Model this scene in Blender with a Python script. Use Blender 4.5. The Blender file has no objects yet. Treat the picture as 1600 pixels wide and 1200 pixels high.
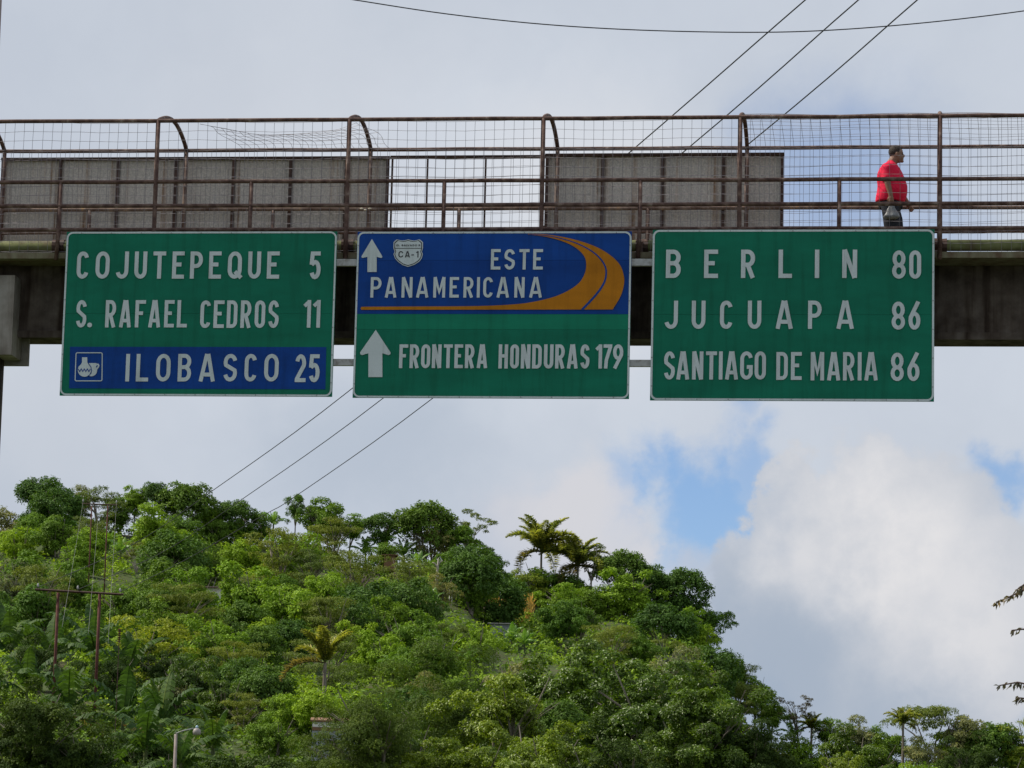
import bpy, bmesh, math, random
import numpy as np
from mathutils import Vector, Matrix
from mathutils.geometry import tessellate_polygon
sc = bpy.context.scene
C = sc.collection
PI = math.pi
# ------------------------------------------------------------------ camera
F_PX, YAW, PITCH, ROLL = 5201.8, .1241, .1581, .0235      # focal length in pixels of a 1600 px wide frame
EYE = Vector((0, 0, 1.6))
_f = Vector((-math.sin(YAW)*math.cos(PITCH), math.cos(YAW)*math.cos(PITCH), math.sin(PITCH)))
_r0 = Vector((math.cos(YAW), math.sin(YAW), 0)); _u0 = _r0.cross(_f)
_r = _r0*math.cos(ROLL) + _u0*math.sin(ROLL); _u = -_r0*math.sin(ROLL) + _u0*math.cos(ROLL)
cam = bpy.data.cameras.new('camera'); co = bpy.data.objects.new('camera', cam); C.objects.link(co)
m = Matrix((( _r.x,_u.x,-_f.x,EYE.x),(_r.y,_u.y,-_f.y,EYE.y),(_r.z,_u.z,-_f.z,EYE.z),(0,0,0,1)))
co.matrix_world = m
cam.sensor_width = 36; cam.lens = F_PX/1600*36; cam.clip_start = .5; cam.clip_end = 9000
sc.camera = co
def ray(u, v): return (_f*F_PX + _r*(u-800) + _u*(600-v)).normalized()
def onY(u, v, Y):                     # point of the vertical plane y = Y seen at photo position (u, v)
    d = ray(u, v); return EYE + d*(Y/d.y)
def at(u, v, dist):                   # point at horizontal distance dist
    d = ray(u, v); return EYE + d*(dist/math.hypot(d.x, d.y))
# ------------------------------------------------------------------ light
SUN_EL, SUN_AZ = math.radians(50), math.radians(-84)      # azimuth from +Y towards +X
sdir = Vector((math.sin(SUN_AZ)*math.cos(SUN_EL), math.cos(SUN_AZ)*math.cos(SUN_EL), math.sin(SUN_EL)))
sl = bpy.data.lights.new('sun', 'SUN'); sl.energy = 5.0; sl.angle = math.radians(.5); sl.color = (1, .92, .79)
so = bpy.data.objects.new('sun', sl); C.objects.link(so); so.rotation_euler = sdir.to_track_quat('Z', 'Y').to_euler(); so.location = (0, 0, 60)
w = bpy.data.worlds.new('World'); sc.world = w; w.use_nodes = True
nt = w.node_tree; N, L = nt.nodes, nt.links
for n in list(N): N.remove(n)
def nd(t, **k):
    n = N.new(t)
    for a, b in k.items(): setattr(n, a, b)
    return n
wout = nd('ShaderNodeOutputWorld'); bg = nd('ShaderNodeBackground'); bg.inputs['Strength'].default_value = .1
L.new(bg.outputs[0], wout.inputs[0])
sky = nd('ShaderNodeTexSky'); sky.sky_type = 'NISHITA'; sky.sun_disc = False
sky.sun_elevation = SUN_EL; sky.sun_rotation = SUN_AZ; sky.ozone_density = 2.5; sky.air_density = .8; sky.dust_density = .2
tc = nd('ShaderNodeTexCoord')
def vm(op, a, b=None, s=None):
    n = nd('ShaderNodeVectorMath', operation=op)
    for i, x in enumerate((a, b)):
        if x is None: continue
        if isinstance(x, (tuple, Vector)): n.inputs[i].default_value = tuple(x)
        else: L.new(x, n.inputs[i])
    if s is not None: n.inputs['Scale'].default_value = s
    return n.outputs['Value'] if op in ('DISTANCE', 'DOT_PRODUCT') else n.outputs[0]
def mt(op, a, b=0., c=None, clamp=False):
    n = nd('ShaderNodeMath', operation=op); n.use_clamp = clamp
    for i, x in enumerate((a, b, c)):
        if x is None: continue
        if isinstance(x, (int, float)): n.inputs[i].default_value = x
        else: L.new(x, n.inputs[i])
    return n.outputs[0]
def noise(vec, scale, detail=5, rough=.55):
    n = nd('ShaderNodeTexNoise'); n.inputs['Scale'].default_value = scale; n.inputs['Detail'].default_value = detail
    n.inputs['Roughness'].default_value = rough; L.new(vec, n.inputs['Vector']); return n
gen = tc.outputs['Generated']
nz = noise(gen, 14, 7, .58)
warp = vm('SCALE', vm('SUBTRACT', nz.outputs['Color'], (.5, .5, .5)), s=.06)
dirw = vm('ADD', gen, warp)
nz2 = noise(gen, 45, 6, .6)
warp2 = vm('ADD', dirw, vm('SCALE', vm('SUBTRACT', nz2.outputs['Color'], (.5, .5, .5)), s=.021))
def blob(u, v, r, soft=.4, vec=None):
    d = vm('DISTANCE', vec or warp2, ray(u, v))
    n = nd('ShaderNodeMapRange', interpolation_type='SMOOTHERSTEP'); L.new(d, n.inputs[0])
    R = r/F_PX
    for i, x in enumerate((R*(1-soft), R*(1+soft), 1., 0.)): n.inputs[i+1].default_value = x
    return n.outputs[0]
def mx(*a):
    o = a[0]
    for x in a[1:]: o = mt('MAXIMUM', o, x)
    return o
def mul(a, b): return mt('MULTIPLY', a, b)
def mixc(f, a, b):
    n = nd('ShaderNodeMix', data_type='RGBA')
    for i, x in ((0, f), (6, a), (7, b)):
        if isinstance(x, (int, float)): n.inputs[i].default_value = x
        elif isinstance(x, tuple): n.inputs[i].default_value = (*x, 1)
        else: L.new(x, n.inputs[i])
    return n.outputs[2]
K = 10
def cc(r, g, b): return (r*K, g*K, b*K)
CL_GREY, CL_MID, CL_LIGHT, CL_SLATE = cc(.535,.585,.67), cc(.60,.65,.73), cc(.74,.755,.79), cc(.345,.42,.53)
n3 = noise(dirw, 9, 5, .55)
v3 = nd('ShaderNodeMapRange'); L.new(n3.outputs['Fac'], v3.inputs[0]); v3.inputs[1].default_value = .36; v3.inputs[2].default_value = .64
col = mixc(v3.outputs[0], CL_GREY, CL_MID)
# soft slate bases and pale banks of the cloud deck
slate = mx(mul(blob(1230,1090,190,.7),.9), mul(blob(1350,1120,120,.8),.6), mul(blob(560,720,150,.9),.45), mul(blob(60,740,160,.9),.35), mul(blob(1150,985,90,.7),.5), mul(blob(1560,1090,110,.8),.35))
col = mixc(slate, col, CL_SLATE)
pale = mx(mul(blob(80,640,170,.8),.3), mul(blob(900,350,190,.8),.6), mul(blob(520,300,260,.9),.25))
col = mixc(pale, col, CL_LIGHT)
# open blue between the clouds
blue = mx(blob(1105,785,92,.45), mul(blob(1000,742,55,.6),.9), blob(1045,752,62,.6), mul(blob(965,735,50,.8),.7), mul(blob(1180,748,50,.7),.8), mul(blob(1575,752,55,.6),.9), mul(blob(1330,310,150,.9),.62), mul(blob(1240,250,90,.9),.4), mul(blob(1140,650,38,.8),.5), mul(blob(1450,330,80,.9),.4))
nb = nd('ShaderNodeMapRange'); L.new(noise(dirw, 3.1, 4, .5).outputs['Fac'], nb.inputs[0]); nb.inputs[1].default_value = .60; nb.inputs[2].default_value = .70
near_view = blob(800, 600, 1500, .3, gen)
blue = mx(blue, mul(nb.outputs[0], mt('SUBTRACT', 1., near_view)))
skyc = vm('MULTIPLY', sky.outputs[0], (.95, 1.06, 1.22))
col = mixc(mul(blue, .93), col, skyc)
# heaped clouds in front of the blue
cum = mx(blob(1400,960,255,.07), blob(1270,830,105,.09), blob(1190,880,70,.2), blob(1480,850,130,.14), blob(1350,800,80,.2), blob(1240,960,120,.25))
shade0 = mx(blob(1380,850,150,.9), mul(blob(1500,960,170,.9),.75), mul(blob(1250,840,70,.9),.7))
tx_ = nd('ShaderNodeMapRange'); L.new(nz2.outputs['Fac'], tx_.inputs[0]); tx_.inputs[1].default_value = .35; tx_.inputs[2].default_value = .62; tx_.inputs[3].default_value = .55; tx_.inputs[4].default_value = 1.
shade = mul(shade0, tx_.outputs[0])
cumc = mixc(shade, cc(.50,.54,.61), cc(.80,.785,.79))
cumc = mixc(mul(mx(blob(1200,1040,140,.8), blob(1400,1160,130,.7), blob(1130,940,70,.9)), .75), cumc, CL_SLATE)
col = mixc(mul(cum, .93), col, cumc)
cum2 = mx(blob(880,815,110,.3), blob(965,830,72,.25), blob(800,830,100,.4), blob(1080,900,62,.5))
cum2c = mixc(mx(blob(880,760,130,.9), blob(1000,830,60,.9)), cc(.50,.55,.65), cc(.69,.675,.70))
col = mixc(mul(cum2, .7), col, cum2c)
L.new(col, bg.inputs[0])
sc.view_settings.view_transform = 'Standard'; sc.view_settings.look = 'None'; sc.view_settings.gamma = 1
sc.view_settings.use_curve_mapping = False; sc.view_settings.exposure = 0
try:
    sc.cycles.max_bounces = 6; sc.cycles.transparent_max_bounces = 4
except Exception: pass
# ------------------------------------------------------------------ materials
def material(name, base, rough=.7, spec=.3, metal=0., build=None, bump=None):
    M = bpy.data.materials.new(name); M.use_nodes = True
    t = M.node_tree; b = t.nodes['Principled BSDF']
    b.inputs['Base Color'].default_value = (*base, 1); b.inputs['Roughness'].default_value = rough
    b.inputs['Specular IOR Level'].default_value = spec; b.inputs['Metallic'].default_value = metal
    if build: build(t, b)
    return M
def tnoise(t, scale, detail=4, vec='Object', stretch=None, rough=.6):
    c = t.nodes.new('ShaderNodeTexCoord'); n = t.nodes.new('ShaderNodeTexNoise')
    n.inputs['Scale'].default_value = scale; n.inputs['Detail'].default_value = detail; n.inputs['Roughness'].default_value = rough
    s = c.outputs[vec]
    if stretch:
        mp = t.nodes.new('ShaderNodeMapping'); mp.inputs['Scale'].default_value = stretch; t.links.new(s, mp.inputs[0]); s = mp.outputs[0]
    t.links.new(s, n.inputs['Vector']); return n.outputs['Fac']
def ramp(t, fac, stops):
    r = t.nodes.new('ShaderNodeValToRGB'); e = r.color_ramp.elements
    while len(e) < len(stops): e.new(.5)
    for i, (p, c) in enumerate(stops): e[i].position = p; e[i].color = (*c, 1)
    t.links.new(fac, r.inputs[0]); return r.outputs[0]
def tmix(t, f, a, b, blend='MIX'):
    n = t.nodes.new('ShaderNodeMix'); n.data_type = 'RGBA'; n.blend_type = blend
    for i, x in ((0, f), (6, a), (7, b)):
        if isinstance(x, (int, float)): n.inputs[i].default_value = x
        elif isinstance(x, tuple): n.inputs[i].default_value = (*x, 1)
        else: t.links.new(x, n.inputs[i])
    return n.outputs[2]
def tbump(t, b, h, strength=.4, dist=.01):
    n = t.nodes.new('ShaderNodeBump'); n.inputs['Strength'].default_value = strength; n.inputs['Distance'].default_value = dist
    t.links.new(h, n.inputs['Height']); t.links.new(n.outputs[0], b.inputs['Normal'])
def noisy(scale, stops, bump=0, stretch=None, scale2=None, stops2=None, stretch2=None):
    def f(t, b):
        n = tnoise(t, scale, 6, stretch=stretch); c = ramp(t, n, stops)
        if scale2:
            n2 = tnoise(t, scale2, 4, stretch=stretch2); c = tmix(t, 1., c, ramp(t, n2, stops2), 'MULTIPLY')
        t.links.new(c, b.inputs['Base Color'])
        if bump: tbump(t, b, n, bump, .03 if scale == 6 and bump == .6 else .01)
    return f
MAT = {}
MAT['rust'] = material('rusty_painted_steel', (.1,.05,.04), .75, .3, build=noisy(9, [(.3,(.045,.022,.018)),(.48,(.095,.052,.042)),(.6,(.15,.095,.075)),(.75,(.30,.24,.21))], .5))
MAT['rust2'] = material('faded_rusty_steel', (.16,.1,.08), .75, .3, build=noisy(7, [(.3,(.07,.035,.026)),(.5,(.15,.10,.08)),(.62,(.22,.16,.13)),(.78,(.40,.22,.07))], .5))
MAT['darksteel'] = material('dark_brown_steel', (.05,.03,.028), .7, .3, build=noisy(8, [(.3,(.03,.018,.018)),(.7,(.10,.055,.04))], .4))
MAT['wire'] = material('weathered_wire', (.19,.17,.18), .6, .4)
MAT['galv'] = material('weathered_zinc_sheet', (.25,.24,.23), .65, .3, build=noisy(40, [(.3,(.33,.32,.31)),(.55,(.50,.465,.43)),(.72,(.64,.60,.56))], .3, (1,1,1), 1.3, [(.30,(.40,.24,.13)),(.375,(.85,.76,.70)),(.43,(1,.98,.96)),(.7,(1,1,1))], (6,1,.16)))
MAT['concrete'] = material('stained_concrete', (.3,.28,.26), .9, .2, build=noisy(2.5, [(.3,(.17,.155,.14)),(.5,(.28,.26,.24)),(.7,(.38,.36,.34))], .4, None, 1.6, [(.3,(.45,.38,.33)),(.5,(.9,.87,.84)),(.7,(1,1,1))], (2.5,2.5,.25)))
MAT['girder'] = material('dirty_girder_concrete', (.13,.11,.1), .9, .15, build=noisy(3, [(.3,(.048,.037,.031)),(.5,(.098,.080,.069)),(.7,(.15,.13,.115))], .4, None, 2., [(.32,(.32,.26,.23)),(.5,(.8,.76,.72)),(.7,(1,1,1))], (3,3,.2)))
MAT['mossy'] = material('mossy_pipe', (.1,.12,.06), .85, .2, build=noisy(4, [(.3,(.09,.06,.04)),(.5,(.13,.145,.06)),(.7,(.20,.21,.10))], .4))
MAT['slab'] = material('mossy_slab_edge', (.2,.18,.12), .9, .2, build=noisy(5, [(.3,(.10,.055,.035)),(.5,(.16,.14,.09)),(.7,(.22,.21,.14))], .4, (1,1,.5)))
MAT['asphalt'] = material('asphalt', (.05,.05,.05), .9, .2, build=noisy(3, [(.3,(.04,.04,.04)),(.7,(.065,.063,.06))], .3))
MAT['paint'] = material('road_paint', (.7,.7,.68), .8)
MAT['support'] = material('grey_support_steel', (.35,.35,.35), .6, .3, build=noisy(12, [(.3,(.2,.18,.16)),(.5,(.36,.36,.36)),(.7,(.42,.42,.42))], .2))
def sheeting(name, col, var=.16, mottle=1.5, rough=.5):
    def f(t, b):
        n = tnoise(t, mottle, 3, stretch=(.6,1,1.6)); lo = tuple(x*(1-var) for x in col); hi = tuple(x*(1+var) for x in col)
        c = ramp(t, n, [(.3, lo), (.7, hi)])
        n2 = tnoise(t, 90, 2); c = tmix(t, 1., c, ramp(t, n2, [(.35,(.86,.86,.86)),(.65,(1.,1.,1.))]), 'MULTIPLY')
        n3 = tnoise(t, 2.2, 5, stretch=(4,1,.35)); c = tmix(t, 1., c, ramp(t, n3, [(.3,(.80,.80,.78)),(.5,(1.,1.,1.))]), 'MULTIPLY')
        t.links.new(c, b.inputs['Base Color']); tbump(t, b, tnoise(t, 2.5, 2), .12, .02)
    return material(name, col, rough, .12, build=f)
MAT['green'] = sheeting('green_reflective_sheeting', (.006,.165,.098))
MAT['green2'] = sheeting('lighter_green_sheeting', (.008,.20,.115))
MAT['blue'] = sheeting('blue_reflective_sheeting', (.006,.06,.30))
MAT['blue2'] = sheeting('blue_sheeting_lower', (.005,.052,.265))
MAT['orange'] = sheeting('orange_reflective_sheeting', (.50,.185,.008))
MAT['white'] = sheeting('white_reflective_sheeting', (.60,.66,.67), .05)
MAT['black'] = material('black_sign_ink', (.03,.03,.035), .5)
MAT['alu'] = material('bare_aluminium_edge', (.3,.3,.31), .5, .4)
MAT['pole'] = material('concrete_pole', (.25,.22,.21), .9, build=noisy(4, [(.3,(.2,.15,.14)),(.7,(.33,.29,.27))], .2))
MAT['cable'] = material('black_cable', (.03,.03,.035), .6)
MAT['conductor'] = material('aluminium_conductor', (.20,.20,.19), .7, .2)
def leafmat(name, base, trans=.25, rough=.62, spec=.16, var=.38):
    M = bpy.data.materials.new(name); M.use_nodes = True; t = M.node_tree; b = t.nodes['Principled BSDF']; out = t.nodes['Material Output']
    b.inputs['Roughness'].default_value = rough; b.inputs['Specular IOR Level'].default_value = spec
    at_ = t.nodes.new('ShaderNodeAttribute'); at_.attribute_name = 'tint'
    oi = t.nodes.new('ShaderNodeObjectInfo')
    lo = tuple(x*(1-var) for x in base); hi = (base[0]*(1+var*1.3), base[1]*(1+var), base[2]*(1+var*.3))
    c = ramp(t, at_.outputs['Fac'], [(0, lo), (.8, hi), (1, (hi[0]*1.5, hi[1]*1.2, hi[2]))])
    c = tmix(t, 1., c, ramp(t, oi.outputs['Random'], [(0,(.72,.80,.9)),(.5,(1.,1.,1.)),(1,(1.22,1.12,.85))]), 'MULTIPLY')
    t.links.new(c, b.inputs['Base Color'])
    tr = t.nodes.new('ShaderNodeBsdfTranslucent'); mx_ = t.nodes.new('ShaderNodeMixShader'); mx_.inputs[0].default_value = trans
    c2 = tmix(t, 1., c, (1.25,1.3,.5), 'MULTIPLY'); t.links.new(c2, tr.inputs[0])
    t.links.new(b.outputs[0], mx_.inputs[1]); t.links.new(tr.outputs[0], mx_.inputs[2]); t.links.new(mx_.outputs[0], out.inputs[0])
    return M
LEAF = {
 'dark': leafmat('dark_green_leaves', (.075,.150,.028)), 'mid': leafmat('mid_green_leaves', (.105,.20,.027)),
 'bright': leafmat('bright_green_leaves', (.175,.30,.026)), 'olive': leafmat('olive_leaves', (.125,.175,.042)),
 'grey': leafmat('grey_green_leaves', (.18,.21,.11)), 'yellow': leafmat('yellow_green_leaves', (.20,.27,.04)),
 'deep': leafmat('deep_shade_green_leaves', (.042,.080,.016)), 'glossy': leafmat('shaded_glossy_leaves', (.085,.155,.014), .3, .42, .4, .5),  # deep and glossy greens darkened to carry the foreground shade
 'banana': leafmat('banana_leaf', (.15,.29,.055), .4, .42, .4, .25), 'banana_dark': leafmat('shaded_banana_leaf', (.055,.115,.028), .3, .62, .2, .35),  # dark banana leaf: same plant, cloud shade put into its green
 'tip': leafmat('bright_tipped_leaves', (.15,.225,.018), .3, .45, .35, .5), 'soft': leafmat('soft_olive_leaves', (.085,.135,.022)), 'palm': leafmat('palm_frond', (.235,.275,.08), .4, .5, .35, .4), 'dry': leafmat('dry_frond', (.19,.175,.085), .3, .7, .2, .3),
 'purple': leafmat('bronze_leaves', (.11,.105,.085)), 'corn': leafmat('dry_corn', (.34,.27,.14), .3, .8, .1, .35),
}
MAT['bark'] = material('grey_bark', (.2,.17,.14), .9, build=noisy(3, [(.3,(.12,.10,.08)),(.7,(.27,.23,.19))], .3))
MAT['palebark'] = material('pale_bark', (.4,.36,.3), .9, build=noisy(3, [(.3,(.28,.24,.2)),(.7,(.46,.42,.36))], .3))
MAT['soil'] = material('ground_cover', (.05,.07,.03), .95, .1, build=noisy(.4, [(.3,(.035,.05,.018)),(.5,(.06,.085,.028)),(.7,(.09,.075,.045))], .3))
# ------------------------------------------------------------------ helpers
def link(name, me, parent=None, loc=None):
    o = bpy.data.objects.new(name, me); C.objects.link(o)
    if parent: o.parent = parent
    if loc is not None: o.location = loc
    return o
def tag(o, label, cat, group=None):
    o['label'] = label; o['category'] = cat
    if group: o['group'] = group
    return o
def thing(name, label, cat, loc=(0,0,0), rz=0, group=None):
    o = link(name, None, None, loc); o.rotation_euler = (0, 0, rz); o.empty_display_size = .3
    return tag(o, label, cat, group)
class MB:
    def __init__(s): s.v = []; s.f = []; s.mi = []
    def add(s, vs, fs, mi=0):
        b = len(s.v); s.v += [tuple(p) for p in vs]; s.f += [tuple(b+i for i in f) for f in fs]; s.mi += [mi]*len(fs)
    def box(s, x0, x1, y0, y1, z0, z1, mi=0):
        s.add([(x0,y0,z0),(x1,y0,z0),(x1,y1,z0),(x0,y1,z0),(x0,y0,z1),(x1,y0,z1),(x1,y1,z1),(x0,y1,z1)],
              [(0,3,2,1),(4,5,6,7),(0,1,5,4),(1,2,6,5),(2,3,7,6),(3,0,4,7)], mi)
    def tube(s, pts, r, n=8, cap=True, mi=0):
        pts = [Vector(p) for p in pts]; rs = r if isinstance(r, (list, tuple)) else [r]*len(pts)
        vs = []; prev = None
        for i, p in enumerate(pts):
            t = (pts[min(i+1, len(pts)-1)] - pts[max(i-1, 0)]).normalized()
            a = prev if prev is not None else (Vector((0,0,1)) if abs(t.z) < .9 else Vector((1,0,0)))
            a = (a - t*a.dot(t)).normalized(); b = t.cross(a); prev = a
            for k in range(n):
                th = 2*PI*k/n; vs.append(p + (a*math.cos(th) + b*math.sin(th))*rs[i])
        fs = [(i*n+k, i*n+(k+1)%n, (i+1)*n+(k+1)%n, (i+1)*n+k) for i in range(len(pts)-1) for k in range(n)]
        if cap: fs += [tuple(range(n-1,-1,-1)), tuple((len(pts)-1)*n+k for k in range(n))]
        s.add(vs, fs, mi)
    def mesh(s, name, mats, smooth=False):
        me = bpy.data.meshes.new(name); me.from_pydata(s.v, [], s.f)
        for m_ in (mats if isinstance(mats, (list, tuple)) else [mats]): me.materials.append(m_)
        if len(set(s.mi)) > 1: me.polygons.foreach_set('material_index', s.mi)
        if smooth: me.polygons.foreach_set('use_smooth', [True]*len(me.polygons))
        me.update(); return me
    def build(s, name, mats, parent=None, smooth=False):
        return link(name, s.mesh(name, mats, smooth), parent)
rnd = random.Random(7)
# ------------------------------------------------------------------ ground, road
CREST = [(-900,800),(-200,790),(0,790),(40,748),(80,745),(200,757),(300,762),(340,775),(400,785),(450,778),(520,778),(560,800),(620,800),(670,788),(740,800),(790,870),(840,860),(900,865),(960,862),(1010,870),(1060,890),(1100,905),(1125,975),(1160,1020),(1200,1065),(1240,1100),(1290,1135),(1340,1130),(1400,1125),(1460,1100),(1520,1115),(1600,1135),(1800,1150),(2600,1200)]
def crest(u):
    for (a, va), (b, vb) in zip(CREST, CREST[1:]):
        if a <= u <= b: return va + (vb-va)*(u-a)/(b-a)
    return CREST[0][1] if u < CREST[0][0] else CREST[-1][1]
HORIZ = 600 + F_PX*math.tan(PITCH)
def g_elev(u, d):
    ec = (HORIZ - (crest(u) + 100))/F_PX
    if d <= 60: z = 0.
    elif d <= 150: return (-1.6 + 6.85*(d-60)/90)/d*1.
    elif d <= 312:
        t = (d-150)/162; return .035 + (ec-.035)*t**.9
    else: return None
    return (z-1.6)/d
def ground_z(x, y):
    d = math.hypot(x, y); th = math.atan2(x, y) + YAW
    if d < 60 or abs(th) > 1.45: hill = 0
    else: hill = min(1, max(0, (1.45-abs(th))/.7))
    u = 800 + F_PX*math.tan(max(-1.2, min(1.2, th)))/math.cos(PITCH)*1. - .0235*(950-600)*-1*0 + 9*0
    e = g_elev(u, d)
    if e is None:
        zc = 312*g_elev(u, 312); z = zc - (d-312)*.12 if d < 700 else zc - 388*.12
        z = max(z, -1.6)
    else: z = e*d
    return (z+1.6)*hill
mb = MB(); ths = [-PI + i*2*PI/60 for i in range(60)]
ths = sorted(set([t for t in ths if abs(t+YAW) > .32] + [-YAW-.32 + i*.64/160 for i in range(161)]))
ds = [1, 8, 25, 45, 60, 75, 90, 105, 120, 135, 150, 160, 170, 180, 190, 200, 210, 220, 230, 240, 250, 260, 270, 280, 290, 300, 312, 325, 345, 380, 450, 600, 900, 1500, 3000, 6000]
vs = []
for d in ds:
    for t in ths:
        x, y = d*math.sin(t), d*math.cos(t); z = ground_z(x, y)
        if d > 90: z += .5*math.sin(x*.21+y*.13) + .35*math.sin(x*.07-y*.31)
        vs.append((x, y, z - (.02 if d < 60 else 0)))
n = len(ths)
fs = [(i*n+k, i*n+(k+1)%n, (i+1)*n+(k+1)%n, (i+1)*n+k) for i in range(len(ds)-1) for k in range(n)] + [tuple(range(n))[::-1]]
mb.add(vs, fs); g = mb.build('ground', MAT['soil'], smooth=True); g['kind'] = 'structure'
mb = MB(); mb.box(-4.2, 6.2, -60, 58, -.3, .004); o = mb.build('road', MAT['asphalt']); o['kind'] = 'structure'
mb = MB()
for y in range(-56, 56, 8): mb.box(.94, 1.06, y, y+4, .002, .008)
for x in (-3.9, 5.8): mb.box(x, x+.12, -60, 58, .002, .008)
mk = mb.build('road_marking', MAT['paint']); mk.parent = o
mb = MB()
for x in (-4.4, 6.2): mb.box(x, x+.2, -60, 58, -.3, .13)
kb = mb.build('kerb', MAT['concrete']); kb['kind'] = 'structure'
# ------------------------------------------------------------------ footbridge
D, W, X0, S = 47.54, 1.961, -11.355, 2.9
ZT, ZH, ZM, ZB = 13.207, 12.271, 11.905, 11.545        # top rail, handrail, middle rail, bottom rail
ZDECK = 11.13; ZG = onY(1530, 530.5, D+.585).z + .045
bridge = thing('footbridge', 'concrete footbridge with rusty caged railings crossing above the three road signs', 'footbridge', (1, D+1, ZDECK))
BO = Vector((1, D+1, ZDECK))
def bpart(name, mb_, mat, smooth=False, stuff=False):
    mb_.v = [(p[0]-BO.x, p[1]-BO.y, p[2]-BO.z) for p in mb_.v]
    o = mb_.build(name, mat, bridge, smooth)
    if stuff: o['kind'] = 'stuff'
    return o
XL, XR = X0 - 4*S, X0 + 8*S
z_se_top, z_se_bot = onY(1530, 392.5, D).z, onY(1530, 402, D).z
mb = MB(); mb.box(XL, XR, D+.03, D+W-.03, z_se_bot, z_se_top); bpart('deck_slab', mb, MAT['slab'])
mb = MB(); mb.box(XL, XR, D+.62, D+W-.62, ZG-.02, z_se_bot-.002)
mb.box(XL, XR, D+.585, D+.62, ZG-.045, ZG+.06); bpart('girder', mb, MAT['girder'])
mb = MB(); y = D+.16; zp = onY(1530, 383.5, y).z
mb.tube([(XL,y,zp),(XR,y,zp)], .085, 14); bpart('pipe', mb, MAT['mossy'], True)
for u in (88, 541, 1002, 1470):      # pipe collars
    x = onY(u, 384, D).x; mb = MB(); mb.tube([(x-.09,y,zp),(x-.03,y,zp),(x+.03,y,zp),(x+.09,y,zp)], [.105,.10,.10,.105], 12)
    mb.box(x-.02, x+.02, y-.13, y+.1, z_se_top, zp+.03); bpart('pipe_collar', mb, MAT['darksteel'])
# near and far rails
def rail(name, Y, z, r, mat, wob=.004):
    pts = [(XL + i*(XR-XL)/48, Y + rnd.uniform(-wob,wob), z + rnd.uniform(-wob,wob)) for i in range(49)]
    mb = MB(); mb.tube(pts, r, 10); bpart(name, mb, mat, True)
rail('top_rail', D, ZT, .031, MAT['rust']); rail('top_rail', D+W, ZT, .031, MAT['rust'])
rail('handrail', D, ZH, .031, MAT['rust']); rail('handrail', D+W, ZH, .030, MAT['rust2'])
rail('middle_rail', D, ZM, .031, MAT['rust']); rail('middle_rail', D+W, ZM, .028, MAT['rust'])
rail('bottom_rail', D, ZB, .029, MAT['rust']); rail('bottom_rail', D+W, ZB, .028, MAT['rust'])
def arch(s, rise=.235): return (D + W*s, ZT + rise*max(0., math.sin(PI*s))**.85*(1 + .25*(s-.5)))
for i in range(-4, 9):
    x = X0 + S*i
    lean = .03*math.sin(i*2.1)
    mb = MB(); mb.tube([(x+lean*0, D-.005, z_se_top-.12),(x+.004,D,ZB),(x,D,ZH),(x,D,ZT)], .034, 10); bpart('tall_post', mb, MAT['rust'], True)
    mb = MB(); mb.tube([(x, D+W, ZDECK-.1),(x, D+W, ZH),(x, D+W, ZT)], .032, 10); bpart('tall_post', mb, MAT['rust2'] if i in (0,1,2) else MAT['rust'], True)
    mb = MB(); mb.tube([(x, *arch(k/14)) for k in range(15)], .032, 10); bpart('roof_hoop', mb, MAT['rust'], True)
    xm = x + S/2
    mb = MB(); mb.tube([(xm-.02, D-.005, z_se_top-.12),(xm,D,ZB),(xm,D,ZH)], .031, 10); bpart('short_post', mb, MAT['rust'], True)
    mb = MB(); mb.tube([(xm-.05, D+W, ZDECK-.1),(xm-.05, D+W, ZH)], .030, 10); bpart('short_post', mb, MAT['rust2'], True)
# wire mesh, one panel a bay
wr = random.Random(3)
def grid_panel(P, nu, nv, r=.0031, wob=.006, skip=0., su=10, sv=6):
    mb = MB()
    for a in range(nu+1):
        if wr.random() < skip: continue
        j = wr.uniform(-wob, wob)*1.6
        mb.tube([P(a/nu + j*.2 + wr.uniform(-wob,wob)*.12, b/sv) for b in range(sv+1)], r, 3, False)
    for b in range(nv+1):
        if wr.random() < skip: continue
        mb.tube([P(a/su, b/nv + wr.uniform(-wob,wob)*.5) for a in range(su+1)], r, 3, False)
    return mb
for i in range(-4, 8):
    for Y in (D+.045, D+W-.045):
        z0, z1 = ZDECK+.06+wr.uniform(0,.05), ZT-.02
        bul = wr.uniform(-.05, .05); xo = wr.uniform(-.03,.03)
        def P(s, t, i=i, Y=Y, z0=z0, z1=z1, bul=bul, xo=xo): return (X0+S*(i+s)+xo, Y + bul*math.sin(PI*s)*math.sin(PI*t), z0+(z1-z0)*t + .012*math.sin(7*s+i))
        bpart('wire_mesh', grid_panel(P, 20, 14), MAT['wire'], stuff=True)
    if i >= 3 or i < -1:
        def P(s, t, i=i):
            y, z = arch(t, .225); return (X0+S*(i+s)+.03*math.sin(3*t+i), y, z + .012*math.sin(9*s+2*t))
        bpart('wire_mesh', grid_panel(P, 20, 13, sv=10), MAT['wire'], stuff=True)
def P(s, t):      # torn roof mesh in the second bay, still tied to the far rail, its near edge hanging
    x = X0 + S*(.20 + .82*s) + .30*t + .05*math.sin(9*t+3*s); edge = math.sin(PI*min(1, max(0, s)))
    return (x, D + .22 + .33*max(0., edge)**.7*(1-t) + (W-.27)*t, ZT + .05*math.sin(PI*max(0, min(1, t))) - .10*edge*(1-t)**2 + .012*math.sin(13*s+5*t))
bpart('sagging_wire_mesh', grid_panel(P, 17, 6, sv=12, su=16, wob=.014), MAT['wire'], stuff=True)
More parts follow.
